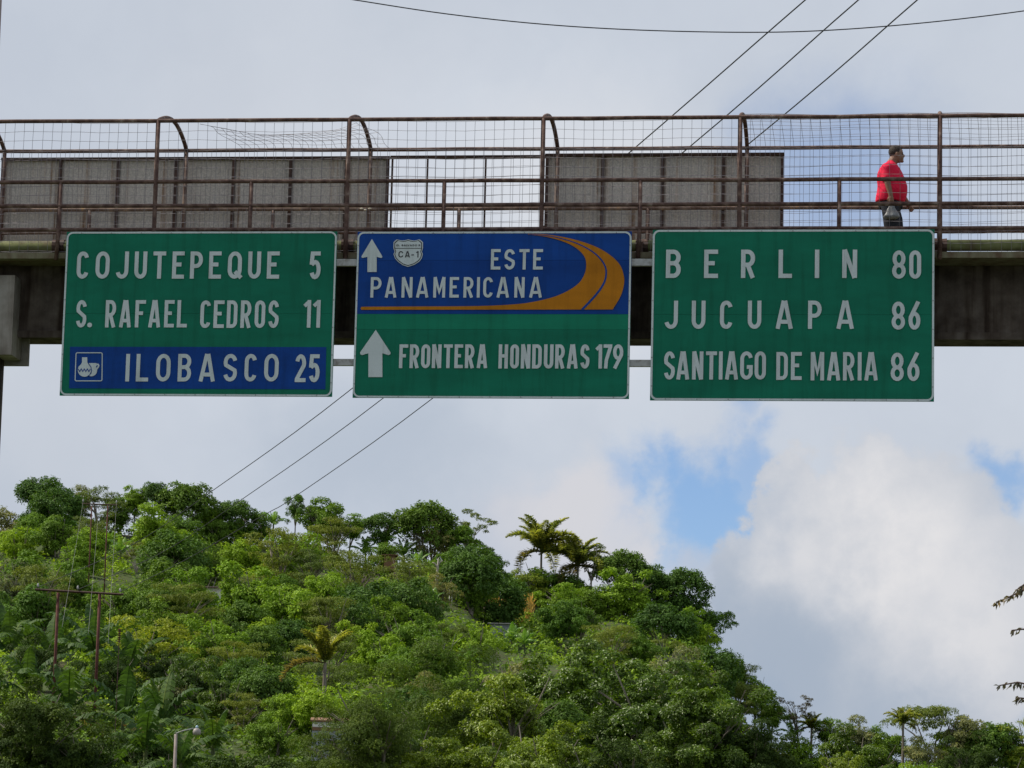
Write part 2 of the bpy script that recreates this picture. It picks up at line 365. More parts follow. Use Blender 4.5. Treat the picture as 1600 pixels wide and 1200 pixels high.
# sign support rails fixed to the near side
for v0, v1 in ((405, 416), (562, 572.5)):
    YY = D-.16; a = onY(130, v0, YY); b = onY(1440, v0, YY); c0 = onY(800, (v0+v1)/2, YY); hh = (v1-v0)/2*D/F_PX
    mb = MB(); mb.box(a.x, b.x, YY-.04, YY+.04, c0.z-hh, c0.z+hh); bpart('support_rail', mb, MAT['support'])
for u in (150, 300, 460, 600, 770, 930, 1070, 1240, 1400):
    a = onY(u, 400, D); zlo = onY(u, 590, D-.1).z
    mb = MB(); mb.box(a.x-.04, a.x+.04, D-.118, D-.04, zlo, z_se_top+.02); bpart('sign_hanger', mb, MAT['support'])
# pier at the left end
a = onY(21, 480, D+.28)
mb = MB(); mb.box(a.x-2.6, a.x, D+.28, D+.84, onY(15,554,D+.28).z, onY(10,430,D+.28).z); bpart('pier_corbel', mb, MAT['concrete'])
b = onY(46, 560, D+.92)
mb = MB(); mb.box(b.x-2.8, b.x, D+.842, D+.92, onY(45,572.5,D+.92).z, z_se_bot-.003); bpart('pier_cap', mb, MAT['concrete'])
c_ = onY(5.5, 590, D+.83)
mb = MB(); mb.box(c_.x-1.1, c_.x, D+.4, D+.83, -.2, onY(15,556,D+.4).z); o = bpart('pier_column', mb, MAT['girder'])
# ------------------------------------------------------------------ backs of the signs on the far side
YF = D + W + .12
def back_panel(u0, u1, vt, bars, label, sheets=True):
    p0, p1 = onY(u0, vt, YF), onY(u1, vt, YF)
    zt = onY((u0+u1)/2, vt, YF).z; zb = ZDECK-.35
    root = thing('road_sign', label, 'road sign', (p0.x, YF, zb), 0, 'road signs facing away behind the footbridge')
    def lp(name, mb_, mat, stuff=False):
        mb_.v = [(x-p0.x, y-YF, z-zb) for x, y, z in mb_.v]; return mb_.build(name, mat, root)
    xs = [onY(b, (vt+355)/2, YF).x for b in bars]
    if sheets:
        for xa, xb in zip(xs, xs[1:]):
            mb = MB(); n_ = max(8, int((xb-xa)/.019)); vs = []
            for k in range(n_+1):
                x = xa + .002 + (xb-xa-.004)*k/n_; yy = YF+.03 + .006*math.sin(x*2*PI/.076)
                vs += [(x, yy, zb), (x, yy, zt-.02)]
            mb.add(vs, [(2*k, 2*k+2, 2*k+3, 2*k+1) for k in range(n_)]); mb.add([(x,y_+.012,z) for x,y_,z in vs], [(2*k, 2*k+1, 2*k+3, 2*k+2) for k in range(n_)])
            lp('metal_sheet', mb, MAT['galv'])
    for x in xs:
        mb = MB(); w_ = .022 if sheets else .012; mb.box(x-w_, x+w_, YF-.03, YF+.02, zb, zt-.03); lp('stiffener', mb, MAT['darksteel'])
    mb = MB(); mb.box(xs[0]-.03, xs[-1]+.03, YF-.035, YF+.045, zt-.028, zt+.012); lp('top_bar', mb, MAT['darksteel'])
    return root
back_panel(3, 607, 247, (3,93,183,274,364,453,540,605), 'long grey sheet-metal sign back with brown streaks, left of the open frame')
back_panel(612, 851, 244.5, (612,667,758,849), 'open dark metal sign frame without sheets, between the two grey sign backs', False)
back_panel(853, 1223, 241, (854,941,1035,1130,1222), 'grey sheet-metal sign back at the right, behind the rusty railing')
# ------------------------------------------------------------------ lettering
def arc(cx, cy, rx, ry, a0, a1, n_=12):
    return [(cx + rx*math.cos(math.radians(a0+(a1-a0)*k/n_)), cy + ry*math.sin(math.radians(a0+(a1-a0)*k/n_))) for k in range(n_+1)]
def glyph(ch, w, h, t):
    a, b, c, d = t/2, w-t/2, t/2, h-t/2; mxx = w/2; r = (b-a)/2; ry = min(r*1.35, h*.3); hm = h*.52
    if ch in 'O0': return [arc(mxx,d-ry,r,ry,0,180)+arc(mxx,c+ry,r,ry,180,360)+[(b,d-ry)]]
    if ch == 'Q': return glyph('O', w, h, t) + [[(mxx+.02*w, h*.26),(w*.98, h*.03)]]
    if ch == 'C': return [arc(mxx,d-ry,r,ry,12,180)+arc(mxx,c+ry,r,ry,180,348)]
    if ch == 'G': return [arc(mxx,d-ry,r,ry,12,180)+arc(mxx,c+ry,r,ry,180,330)+[(b,c+ry*.7),(b,h*.46)], [(mxx+.03*w,h*.46-t*.1),(w,h*.46-t*.1)]]
    if ch == 'D': return [[(a,0),(a,h)], [(a,d),(mxx,d)]+arc(mxx,d-ry,r,ry,90,0)+arc(mxx,c+ry,r,ry,0,-90)+[(a,c)]]
    if ch == 'U': return [[(a,h),(a,c+ry)]+arc(mxx,c+ry,r,ry,180,360)+[(b,h)]]
    if ch == 'J': return [[(b,h),(b,c+ry)]+arc(mxx,c+ry,r,ry,0,-165)]
    if ch == 'I': return [[(mxx,0),(mxx,h)]]
    if ch == 'L': return [[(a,0),(a,h)], [(a,c),(w,c)]]
    if ch == 'T': return [[(mxx,0),(mxx,h-t*.5)], [(0,d),(w,d)]]
    if ch == 'E': return [[(a,0),(a,h)], [(a,c),(w,c)], [(a,d),(w*.99,d)], [(a,hm),(w*.76,hm)]]
    if ch == 'F': return [[(a,0),(a,h)], [(a,d),(w,d)], [(a,hm),(w*.76,hm)]]
    if ch == 'H': return [[(a,0),(a,h)], [(b,0),(b,h)], [(a,hm),(b,hm)]]
    if ch == 'N': return [[(a,0),(a,h)], [(b,0),(b,h)], [(a*1.1,h),(w-a*1.1,0)]]
    if ch == 'M': return [[(a,0),(a,h)], [(b,0),(b,h)], [(a*1.15,h),(mxx,h*.28),(w-a*1.15,h)]]
    if ch == 'A': return [[(a*1.05,0),(mxx-t*.18,h)], [(w-a*1.05,0),(mxx+t*.18,h)], [(w*.24,h*.25),(w*.76,h*.25)]]
    if ch == 'V': return [[(a*1.05,h),(mxx,0)], [(w-a*1.05,h),(mxx,0)]]
    if ch in 'PR':
        rr = (h*.5)/2; rx = (b-a)*.52; y1 = h*.45+t*.1; cy = (y1+d)/2; rr = (d-y1)/2
        o = [[(a,0),(a,h)], [(a,d),(b-rx,d)]+arc(b-rx,cy,rx,rr,90,-90)+[(a,y1)]]
        if ch == 'R': o.append([(mxx-.02*w,y1),(w-a,0)])
        return o
    if ch == 'B':
        y1 = h*.52; rx = (b-a)*.5
        return [[(a,0),(a,h)], [(a,d),(b-rx,d)]+arc(b-rx,(y1+d)/2,rx*.95,(d-y1)/2,90,-90)+[(a,y1)], [(b-rx,y1)]+arc(b-rx,(y1+c)/2,rx,(y1-c)/2,90,-90)+[(a,c)]]
    if ch == 'S':
        k = h*.235
        return [arc(mxx,d-k,r,k,15,205)+arc(mxx,c+k,r,k,25,-165)]
    if ch == '1': return [[(b,0),(b,h)], [(b-t*.2,h-t*.6),(0,h*.78)]]
    if ch == '2':
        k = h*.25; return [arc(mxx,d-k,r,k,165,-20)+[(a,c+t*.3)], [(0,c),(w,c)]]
    if ch == '5':
        k = h*.27; return [[(w*.96,d),(a+w*.07,d),(a,h*.52)], [(a,h*.52)]+arc(mxx,c+k,r,k*1.02,110,-155)]
    if ch == '6':
        k = h*.25; return [arc(mxx,c+k,r,k,0,360,18), [(a,c+k),(a+.02*w,c+k*1.5),(w*.82,h)]]
    if ch == '9':
        k = h*.25; return [arc(mxx,d-k,r,k,0,360,18), [(b,d-k),(b-.02*w,d-k*1.5),(w*.18,0)]]
    if ch == '8':
        k = h*.225; k2 = (h-t)/2-k; return [arc(mxx,d-k,r*.93,k,0,360,18), arc(mxx,c+k2,r,k2,0,360,18)]
    if ch == '7': return [[(0,d),(w,d)], [(b,d-t*.2),(w*.35,h*.35),(w*.28,0)]]
    if ch == '.': return [[(0,w/2),(w,w/2)]]
    if ch == '-': return [[(0,h*.4),(w,h*.4)]]
    return []
def ribbon(mb, pts, t, place, lay, taper=None):
    pts = [Vector((p[0], p[1])) for p in pts]
    q = [pts[0]]
    for p in pts[1:]:
        if (p-q[-1]).length > 1e-5: q.append(p)
    closed = (q[0]-q[-1]).length < 1e-4
    n_ = len(q); vs = []
    for i, p in enumerate(q):
        if closed and i in (0, n_-1): d0 = (q[-1]-q[-2]).normalized(); d1 = (q[1]-q[0]).normalized()
        else: d0 = (q[i]-q[max(i-1,0)]); d1 = (q[min(i+1,n_-1)]-q[i]); d0 = d0.normalized() if d0.length else d1.normalized(); d1 = d1.normalized() if d1.length else d0
        m_ = (d0+d1); m_ = m_.normalized() if m_.length > 1e-6 else d1
        nn = Vector((-m_.y, m_.x)); k = 1/max(.45, nn.dot(Vector((-d1.y, d1.x))))
        tt = t if taper is None else t*(taper[0]+(taper[1]-taper[0])*i/(n_-1))
        vs += [place(p.x+nn.x*tt/2*k, p.y+nn.y*tt/2*k, lay), place(p.x-nn.x*tt/2*k, p.y-nn.y*tt/2*k, lay)]
    mb.add(vs, [(2*i, 2*i+1, 2*i+3, 2*i+2) for i in range(n_-1)])
def poly(mb, pts, place, lay):
    tri = tessellate_polygon([[Vector((x, y, 0)) for x, y in pts]])
    mb.add([place(x, y, lay) for x, y in pts], [tuple(f) for f in tri])
YS = D - .22                                   # front of the sign faces
class Sign:
    def __init__(s, corners, label, pieces):
        (tl, tr, br, bl) = corners
        s.P = [onY(*c, YS) for c in (tl, tr, br, bl)]
        s.x0 = (s.P[0].x+s.P[3].x)/2; s.x1 = (s.P[1].x+s.P[2].x)/2; s.z1 = (s.P[0].z+s.P[1].z)/2; s.z0 = (s.P[2].z+s.P[3].z)/2
        s.root = thing('road_sign', label, 'road sign', (s.x0, YS, s.z0), 0, 'road signs hung on the near side of the footbridge')
        zs = [s.z1] + [onY(800, v, YS).z + (onY(u, v, YS).z - onY(u, v, YS).z) for u, v in []]
        s.corner = corners
    def w(s, u, v, lay=0):                     # photo position on the sign face -> local point
        p = onY(u, v, YS); return (p.x-s.x0, -.003*lay, p.z-s.z0)
    def l(s, x, z, lay=0): return (x, -.003*lay, z)
    def part(s, name, mb, mat, label=None):
        o = mb.build(name, mat, s.root)
        if label: o['label'] = label
        return o
    def sheet(s, va, vb, mat, name='sign_panel', label=None):     # an aluminium sheet between two photo rows at the sign's middle
        um = sum(c[0] for c in s.corner)/4
        za = s.z1-s.z0 if va is None else onY(um, va, YS).z-s.z0-.0015
        zb = 0 if vb is None else onY(um, vb, YS).z-s.z0+.0015
        mb = MB(); mb.box(0, s.x1-s.x0, 0, .03, zb, za); return s.part(name, mb, mat, label)
    def border(s, t=.026, inset=.002, R=.085):
        wd, ht = s.x1-s.x0, s.z1-s.z0; pts = []
        h_ = inset + t/2
        for cx, cz, a0 in ((wd-h_-R, ht-h_-R, 0), (h_+R, ht-h_-R, 90), (h_+R, h_+R, 180), (wd-h_-R, h_+R, 270)): pts += arc(cx, cz, R, R, a0, a0+90, 6)
        pts.append(pts[0]); mb = MB(); ribbon(mb, pts, t, s.l, 2); s.part('border', mb, MAT['white'])
    def text(s, name, glyphs, v0, v1, u_org=0, sc_=1., stroke=.155, mat='white', lay=4, vslope=0., join=True):
        for k, (ch, a, b) in enumerate(glyphs):
            mb = MB(); ua, ub = u_org + a/sc_, u_org + b/sc_
            top = onY((ua+ub)/2, v0+vslope*(ua-u_org), YS); bot = onY((ua+ub)/2, v1+vslope*(ua-u_org), YS)
            wd = (ub-ua)*D/F_PX*1.0; h = top.z-bot.z; xc = (top.x+bot.x)/2 - s.x0; z_ = bot.z-s.z0; t = h*stroke*.94
            if ch == '.':
                rr = wd/2; n_ = 14; poly(mb, [(xc+rr*math.cos(2*PI*j/n_), z_+rr+rr*math.sin(2*PI*j/n_)) for j in range(n_)], s.l, lay); s.part('full_stop', mb, MAT[mat]); continue
            for q, st in enumerate(glyph(ch, wd, h, t)):
                ribbon(mb, [(xc-wd/2+x, z_+y_) for x, y_ in st], t, s.l, lay + q*.3)
            s.part('dash' if ch == '-' else 'digit' if ch.isdigit() else 'letter', mb, MAT[mat])
    def rivets(s):
        wd, ht = s.x1-s.x0, s.z1-s.z0; mb = MB(); n_ = 9
        pts = [(wd*(k+.5)/n_, z) for k in range(n_) for z in (.018, ht-.018)] + [(x, ht*(k+.5)/6) for k in range(6) for x in (.018, wd-.018)]
        for x, z in pts: mb.tube([(x,-.004,z),(x,-.011,z)], .009, 6)
        o = s.part('rivets', mb, MAT['alu']); o['kind'] = 'stuff'
    def braces(s):
        wd, ht = s.x1-s.x0, s.z1-s.z0
        for f in (.12, .5, .88):
            mb = MB(); mb.box(wd*f-.03, wd*f+.03, .032, .06, .05, ht-.05); s.part('back_brace', mb, MAT['alu'])
# left sign
s1 = Sign(((101,362.2),(524.5,361.5),(521,620),(96.7,617.6)), 'left green road sign listing Cojutepeque 5, with blue Ilobasco band at the bottom', 0)
s1.sheet(None, 490, MAT['green']); s1.sheet(490, None, MAT['green']); s1.border(); s1.rivets(); s1.braces()
mb = MB(); poly(mb, [(p[0],p[2]) for p in (s1.w(109.5,541.8), s1.w(510,542.3), s1.w(508.5,608.5), s1.w(108,606.8))], s1.l, 1.5); s1.part('blue_band', mb, MAT['blue2'])
k = 2.963
s1.text('lettering', [('C',355,413),('O',442,510),('J',536,598),('U',622,683),('T',708,770),('E',797,856),('P',880,941),('E',967,1027),('Q',1054,1122),('U',1148,1210),('E',1236,1296)], 393.2, 435.6, 0, k, .155)
s1.text('number', [('5',1433,1487)], 393.2, 436.2, 0, k, .155)
s1.text('lettering', [('S',138,262),('.',270,328),('R',470,596),('A',627,772),('F',808,932),('A',958,1105),('E',1140,1258),('L',1285,1405)], 469.2, 511.8, 100, 7.273, .14)
s1.text('lettering', [('C',90,208),('E',235,355),('D',378,498),('R',528,648),('O',682,800),('S',830,948)], 469.7, 512.6, 300, 6.957, .14)
s1.text('number', [('1',1222,1295),('1',1323,1398)], 469, 512.2, 300, 6.957, .14)
s1.text('lettering', [('I',583,601),('L',630,690),('O',722,792),('B',823,888),('A',920,1000),('S',1034,1100),('C',1132,1190),('O',1223,1292)], 553.2, 596.2, 0, k, .15)
s1.text('number', [('2',1366,1418),('5',1430,1482)], 553.8, 597.2, 0, k, .15)
def P13(pts): return [(100+x/13.33, 530+y/13.33) for x, y in pts]
mb = MB(); fr = []
for cx, cy, a0 in ((285,315,180),(770,315,270),(765,840,0),(265,840,90)): fr += [(cx+30*math.cos(math.radians(a0+q*30)), cy+30*math.sin(math.radians(a0+q*30))) for q in range(4)]
fr.append(fr[0]); q = [s1.w(*p) for p in P13(fr)]; ribbon(mb, [(p[0],p[2]) for p in q], .014, s1.l, 4); s1.part('pictogram_frame', mb, MAT['white'])
mb = MB()
jug = [(380,380),(490,380),(490,480),(512,525)] + [(432+140*math.cos(math.radians(a_)), 645+140*math.sin(math.radians(a_))) for a_ in range(-40, 221, 12)] + [(360,525),(380,480)]
poly(mb, [(s1.w(*p)[0], s1.w(*p)[2]) for p in P13(jug)], s1.l, 5)
cup = [(520,500),(670,500),(690,512),(725,512),(745,555),(730,590),(692,640)] + [(575+120*math.cos(math.radians(a_)), 655+120*math.sin(math.radians(a_))) for a_ in range(0, 121, 15)] + [(575,720),(585,640),(560,570)]
poly(mb, [(s1.w(*p)[0], s1.w(*p)[2]) for p in P13(cup)], s1.l, 4.5); s1.part('jug_pictogram', mb, MAT['white'])
mb = MB()
zg = [(300+i*32, 650+(28 if i % 2 else -28)) for i in range(9)]
ribbon(mb, [(s1.w(*p)[0], s1.w(*p)[2]) for p in P13(zg)], .012, s1.l, 6)
ribbon(mb, [(s1.w(*p)[0], s1.w(*p)[2]) for p in P13([(432+146*math.cos(math.radians(a_)), 645+146*math.sin(math.radians(a_))) for a_ in range(-50, 61, 10)])], .010, s1.l, 6.4)
poly(mb, [(s1.w(*p)[0], s1.w(*p)[2]) for p in P13([(700,545),(712,558),(690,590),(670,592),(682,560)])], s1.l, 6.2); s1.part('pictogram_pattern', mb, MAT['blue2'])
# middle sign
s2 = Sign(((556.7,362),(986.3,361.5),(983.6,623.4),(553,621)), 'middle road sign, blue Panamericana half with orange road swoosh above green Honduras half', 0)
s2.sheet(None, 406.7, MAT['blue']); s2.sheet(406.7, 490.7, MAT['blue2']); s2.sheet(490.7, 514.8, MAT['green2']); s2.sheet(514.8, None, MAT['green']); s2.border(); s2.rivets(); s2.braces()
Q4 = lambda pts: [(s2.w(600+x/4, 360+y/4)[0], s2.w(600+x/4, 360+y/4)[2]) for x, y in pts]
def smooth(pts, n_=5):
    o = []
    for i in range(len(pts)-1):
        p0, p1, p2, p3 = [np.array(pts[max(0,min(len(pts)-1,j))], float) for j in (i-1,i,i+1,i+2)]
        for q in range(n_):
            t = q/n_; o.append(tuple(.5*(2*p1 + (p2-p0)*t + (2*p0-5*p1+4*p2-p3)*t*t + (3*p1-p0-3*p2+p3)*t**3)))
    o.append(tuple(pts[-1])); return o
outer = smooth([(900,21),(1000,25),(1130,44),(1250,75),(1350,115),(1430,168),(1480,225),(1500,290),(1500,340),(1480,410),(1430,495)])
inner = smooth([(-140,478),(200,476),(450,475),(600,473),(750,467),(900,453),(1050,420),(1150,378),(1220,328),(1255,270),(1264,210),(1250,160),(1200,110),(1120,70),(1010,40),(900,26)])
mb = MB(); poly(mb, Q4(outer + [(-140,497),(-146,488)] + inner), s2.l, 4); s2.part('road_swoosh', mb, MAT['orange'])
mb = MB(); ribbon(mb, Q4(smooth([(905,24),(1010,33),(1100,50),(1200,80),(1290,125),(1350,175),(1384,230),(1388,285),(1370,340),(1320,410),(1238,497)])), .026, s2.l, 5, (.3, 1.3)); s2.part('swoosh_line', mb, MAT['blue'])
s2.text('lettering', [('E',668,730),('S',752,820),('T',845,910),('E',932,995)], 389.5, 421.4, 600, 4, .155)
s2.text('lettering', [('P',-84,-14),('A',5,82),('N',110,180),('A',200,282),('M',308,385),('E',410,470),('R',497,560),('I',583,598),('C',620,682),('A',703,785),('N',815,880),('A',907,990)], 433.2, 465.2, 600, 4, .15)
s2.text('lettering', [('F',472,563),('R',577,674),('O',692,785),('N',800,897),('T',917,1008),('E',1025,1113),('R',1130,1226),('A',1247,1358)], 538.3, 575.4, 550, 6.4, .15)
s2.text('lettering', [('H',122,218),('O',237,328),('N',345,442),('D',458,555),('U',575,672),('R',688,785),('A',805,918),('S',940,1033)], 538.3, 576, 760, 6.4, .15)
s2.text('number', [('1',1100,1158),('7',1170,1258),('9',1265,1370)], 538.3, 576, 760, 6.4, .15)
for (ut, vt_, wl, wr_, vw, sl_, sr_, vb_) in ((581.3,373.6,565.1,597.5,400.6,574.3,588.8,425.2), (587.3,515.6,562.8,610.5,551,575.8,597.7,589.4)):
    k_ = (wr_-wl)/47.7
    pts = [(ut,vt_),(wr_,vw),(wr_-.2*k_,vw+2.6*k_),(wr_-3*k_,vw+4*k_),(sr_,vw+1.2*k_),(sr_,vb_),(sl_,vb_),(sl_,vw+1.2*k_),(wl+3*k_,vw+4*k_),(wl+.2*k_,vw+2.6*k_),(wl,vw)]
    mb = MB(); poly(mb, [(s2.w(*p)[0], s2.w(*p)[2]) for p in pts], s2.l, 4); s2.part('arrow', mb, MAT['white'])
sh = [(400,188),(480,205),(590,222),(690,205),(760,185),(830,205),(940,225),(1040,205),(1110,185),(1170,225),(1220,275),(1222,460),(1188,560),(1215,650),(1190,770),(1100,885),(950,980),(750,1042),(590,990),(440,885),(345,775),(303,650),(335,560),(300,460),(302,275),(350,225)]
def shp(f): return [(600+(762+(x-762)*f)/20, 365+(600+(y_-600)*f)/20) for x, y_ in sh]
for f, mm, ly, nm in ((1,'white',4,'route_shield'),(.945,'black',4.5,'shield_outline'),(.885,'white',5,'shield_face')):
    mb = MB(); poly(mb, [(s2.w(*p)[0], s2.w(*p)[2]) for p in shp(f)], s2.l, ly); s2.part(nm, mb, MAT[mm])
mb = MB(); ribbon(mb, [(s2.w(*p)[0], s2.w(*p)[2]) for p in ((617.7,388.3),(658.6,388.3))], .009, s2.l, 6); s2.part('shield_line', mb, MAT['black'])
s2.text('shield_lettering', [('E',395,440),('L',455,495),('S',552,612),('A',622,690),('L',702,738),('V',735,805),('A',812,880),('D',895,950),('O',968,1040),('R',1052,1095)][:9] + [('R',1085,1142)], 382.2, 385.2, 600, 20, .26, 'black', 6)
s2.text('shield_lettering', [('C',455,612),('A',655,822),('-',860,942),('1',1010,1085)], 392.8, 402.6, 600, 20, .17, 'black', 6)
# right sign
s3 = Sign(((1020.5,359),(1461.8,358.4),(1457.8,628),(1015,624.6)), 'right green road sign listing Berlin 80, Jucuapa 86 and Santiago de Maria 86', 0)
s3.sheet(None, 491.5, MAT['green']); s3.sheet(491.5, None, MAT['green']); s3.border(.029); s3.rivets(); s3.braces()
k = 2.58
s3.text('lettering', [('B',156,217),('E',310,367),('R',459,516),('L',610,665),('I',757,774),('N',867,927)], 390.3, 434.6, 980, k, .16)
s3.text('number', [('8',1068,1123),('0',1137,1185)], 391.5, 435.7, 980, k, .15)
s3.text('lettering', [('J',150,205),('U',260,316),('C',374,425),('U',486,541),('A',598,669),('P',729,784),('A',843,915)], 470, 514, 980, k, .15)
s3.text('number', [('8',1066,1120),('6',1134,1182)], 471.5, 515.3, 980, k, .15)
s3.text('lettering', [('S',122,242),('A',256,400),('N',427,550),('T',577,697),('I',718,760),('A',785,930),('G',950,1087),('O',1107,1230)], 549.3, 593.2, 1020, 6.957, .14)
s3.text('lettering', [('D',1343,1468),('E',1502,1620)], 550.3, 593.8, 1020, 6.957, .14)
s3.text('lettering', [('M',245,385),('A',415,555),('R',582,700),('I',735,775),('A',803,945)], 550.5, 594.6, 1230, 6.667, .14)
s3.text('number', [('8',1078,1215),('6',1252,1378)], 551.3, 595.6, 1230, 6.667, .145)
# ------------------------------------------------------------------ person on the bridge
YP = D + 1.05
pa, pb = onY(1395, 228, YP), onY(1395, 257, YP)
PX = pa.x; Z0 = z_se_top; HS = (pa.z - Z0)/1.70
MAT['skin'] = material('brown_skin', (.24,.13,.085), .55, .35)
MAT['shirt'] = material('red_tshirt', (.66,.012,.05), .85, .2, build=noisy(6, [(.3,(.56,.010,.045)),(.7,(.78,.020,.07))], .6))
MAT['jeans'] = material('dark_blue_trousers', (.02,.022,.03), .9, .2, build=noisy(8, [(.3,(.012,.013,.018)),(.7,(.03,.034,.045))], .5))
MAT['hair'] = material('short_dark_hair', (.03,.024,.02), .8, .3, build=noisy(60, [(.3,(.015,.012,.01)),(.7,(.07,.058,.05))], .8))
MAT['shoe'] = material('black_shoes', (.02,.02,.02), .6)
MAT['bag'] = material('thin_grey_plastic_bag', (.30,.32,.33), .45, .5, build=noisy(12, [(.3,(.05,.055,.06)),(.6,(.17,.18,.19)),(.8,(.40,.42,.42))], .8, (1,1,.3)))
person = thing('person', 'man in red t-shirt and dark trousers walking right along the footbridge, holding a bag', 'person', (PX, YP, Z0))
def uvp(u, v, dy=0.):      # photo position -> local body coordinates (x forward, y across, z up)
    p = onY(u, v, YP+dy); return (p.x-PX, dy, p.z-Z0)
def loft(mb, rings, n=20):
    vs = []; fs = []
    for (x, y_, z, rx, ry) in rings:
        for q in range(n): th = 2*PI*q/n; vs.append((x+rx*math.cos(th), y_+ry*math.sin(th), z))
    for i in range(len(rings)-1):
        for q in range(n): fs.append((i*n+q, i*n+(q+1)%n, (i+1)*n+(q+1)%n, (i+1)*n+q))
    fs += [tuple(range(n-1,-1,-1)), tuple((len(rings)-1)*n+q for q in range(n))]
    mb.add(vs, fs)
def ell(mb, c, r, n=14, m_=10):
    rings = []
    for i in range(m_+1):
        a_ = -PI/2 + PI*i/m_; rings.append((c[0], c[1], c[2]+r[2]*math.sin(a_), max(.0005, r[0]*math.cos(a_)), max(.0005, r[1]*math.cos(a_))))
    loft(mb, rings, n)
def remesh(o, vs, sm=4):
    a_ = o.modifiers.new('remesh', 'REMESH'); a_.mode = 'VOXEL'; a_.voxel_size = vs; a_.use_smooth_shade = True
    b_ = o.modifiers.new('smooth', 'SMOOTH'); b_.iterations = sm; b_.factor = .5
def lp(u, v, dy=0.): return Vector(uvp(u, v, dy))
sh_r, el_r, wr_r = lp(1386,262,-.20), lp(1387,286,-.25), lp(1392,306,-.26)
sh_l, el_l, wr_l = lp(1392,262,.20), lp(1399,288,.26), lp(1419,318,.22)
mb = MB()
hc = lp(1401.5, 240)
ell(mb, (hc.x-.012,0,hc.z+.012), (.102,.080,.110)); ell(mb, (hc.x+.030,0,hc.z-.058), (.070,.066,.086))      # skull, face
ell(mb, (hc.x+.098,0,hc.z-.035), (.020,.016,.026)); ell(mb, (hc.x+.082,0,hc.z-.082), (.020,.026,.012)); ell(mb, (hc.x+.075,0,hc.z-.118), (.028,.032,.022)); ell(mb, (hc.x+.074,0,hc.z+.012), (.02,.05,.010))
for s_ in (-1, 1): ell(mb, (hc.x-.002, s_*.082, hc.z-.022), (.018,.011,.033))
mb.tube([lp(1390,264), lp(1394,254), (hc.x-.005,0,hc.z-.04)], [.085,.075,.066], 14)
loft(mb, [(*lp(1390,318)[:], .16,.17), (*lp(1392,300)[:], .20,.19), (*lp(1389,280)[:], .15,.18), (*lp(1388,264)[:], .10,.16), (*lp(1390,258)[:], .05,.10)])
def limb(mb, pts, rs): 
    for a_, b_, ra, rb in zip(pts, pts[1:], rs, rs[1:]): mb.tube([a_, a_.lerp(b_,.5), b_], [ra,(ra+rb)/2,rb], 12)
    for p, r_ in zip(pts[1:-1], rs[1:-1]): ell(mb, p, (r_,r_,r_), 10, 8)
limb(mb, [sh_r, el_r, wr_r], [.062,.048,.033]); limb(mb, [sh_l, el_l, wr_l], [.060,.046,.032])
def hand(mb, wrist, d, side, curl):
    d = d.normalized(); palm = wrist + d*.055; lat = Vector((d.z, 0, -d.x)).normalized() if abs(d.y) < .9 else Vector((1,0,0))
    th = d.cross(lat)
    mb.tube([wrist, wrist+d*.03, palm+d*.03], [.030,.038,.036], 10)
    for q, ln in enumerate((.070,.080,.075,.058)):
        b_ = palm + d*.025 + lat*(.030-.020*q); e1 = b_ + d*ln*.5 + th*side*curl*.012; e2 = e1 + (d*(1-curl)+th*side*curl)*ln*.35 ; e3 = e2 + (d*(1-1.6*curl)+th*side*curl)*ln*.25
        mb.tube([b_, e1, e2, e3], [.0105,.010,.009,.007], 7)
    b_ = wrist + d*.02 + lat*.03; mb.tube([b_, b_+lat*.022+d*.03+th*side*.01, b_+lat*.024+d*.06+th*side*.02], [.014,.0115,.009], 7)
hand(mb, wr_r, Vector((.08,.1,-1)), 1, .75); hand(mb, wr_l, Vector((.45,0,-.85)), -1, .45)
hip_z = lp(1390,322).z
hipR, hipL = Vector((-.04,-.11,hip_z)), Vector((-.04,.11,hip_z))
knR, knL = Vector((-.02,-.11,.47)), Vector((.07,.11,.49)); anR, anL = Vector((-.22,-.11,.14)), Vector((.20,.11,.09))
limb(mb, [hipR, knR, anR], [.085,.058,.04]); limb(mb, [hipL, knL, anL], [.085,.058,.04])
mb.tube([anR, anR+Vector((.05,0,-.06)), anR+Vector((.16,0,-.11))], [.04,.042,.03], 10); mb.tube([anL, anL+Vector((.06,0,-.02)), anL+Vector((.18,0,-.02))], [.04,.042,.03], 10)
body = mb.build('body', MAT['skin'], person, True); remesh(body, .007, 2)
mb = MB()   # shirt
def sring(ul, ur, v, ry): 
    a_, b_ = lp(ul, v), lp(ur, v); return ((a_.x+b_.x)/2, 0, (a_.z+b_.z)/2, (b_.x-a_.x)/2, ry)
loft(mb, [sring(1367.5,1413,316.5,.215), sring(1368,1416.5,309,.24), sring(1370,1418,300,.26), sring(1371,1418,291,.26), sring(1370,1415,282,.25), sring(1370.5,1411,272,.245), sring(1374,1406.5,264,.23), sring(1379,1402.5,258.5,.185), sring(1384.5,1398.5,254.5,.11), sring(1386.5,1398,252,.082)], 28)
for s_, e_ in ((sh_r, el_r), (sh_l, el_l)):
    a_ = s_ + Vector((0,-.0,.0)); e2 = s_.lerp(e_, .80)
    ell(mb, a_+Vector((.0,0,-.01)), (.095,.075,.085)); mb.tube([a_, s_.lerp(e_,.4), e2], [.088,.086,.088], 14)
shirt = mb.build('tshirt', MAT['shirt'], person, True); remesh(shirt, .012, 3)
mb = MB()   # trousers
loft(mb, [sring(1373,1411,326,.175), sring(1371.5,1410,318,.19), sring(1373,1409,309,.185)], 24)
for h_, k_, a_ in ((hipR, knR, anR), (hipL, knL, anL)):
    mb.tube([h_+Vector((.0,0,.02)), h_.lerp(k_,.5)+Vector((.015,0,0)), k_, k_.lerp(a_,.5), a_+Vector((0,0,-.02))], [.135,.125,.10,.09,.085], 16)
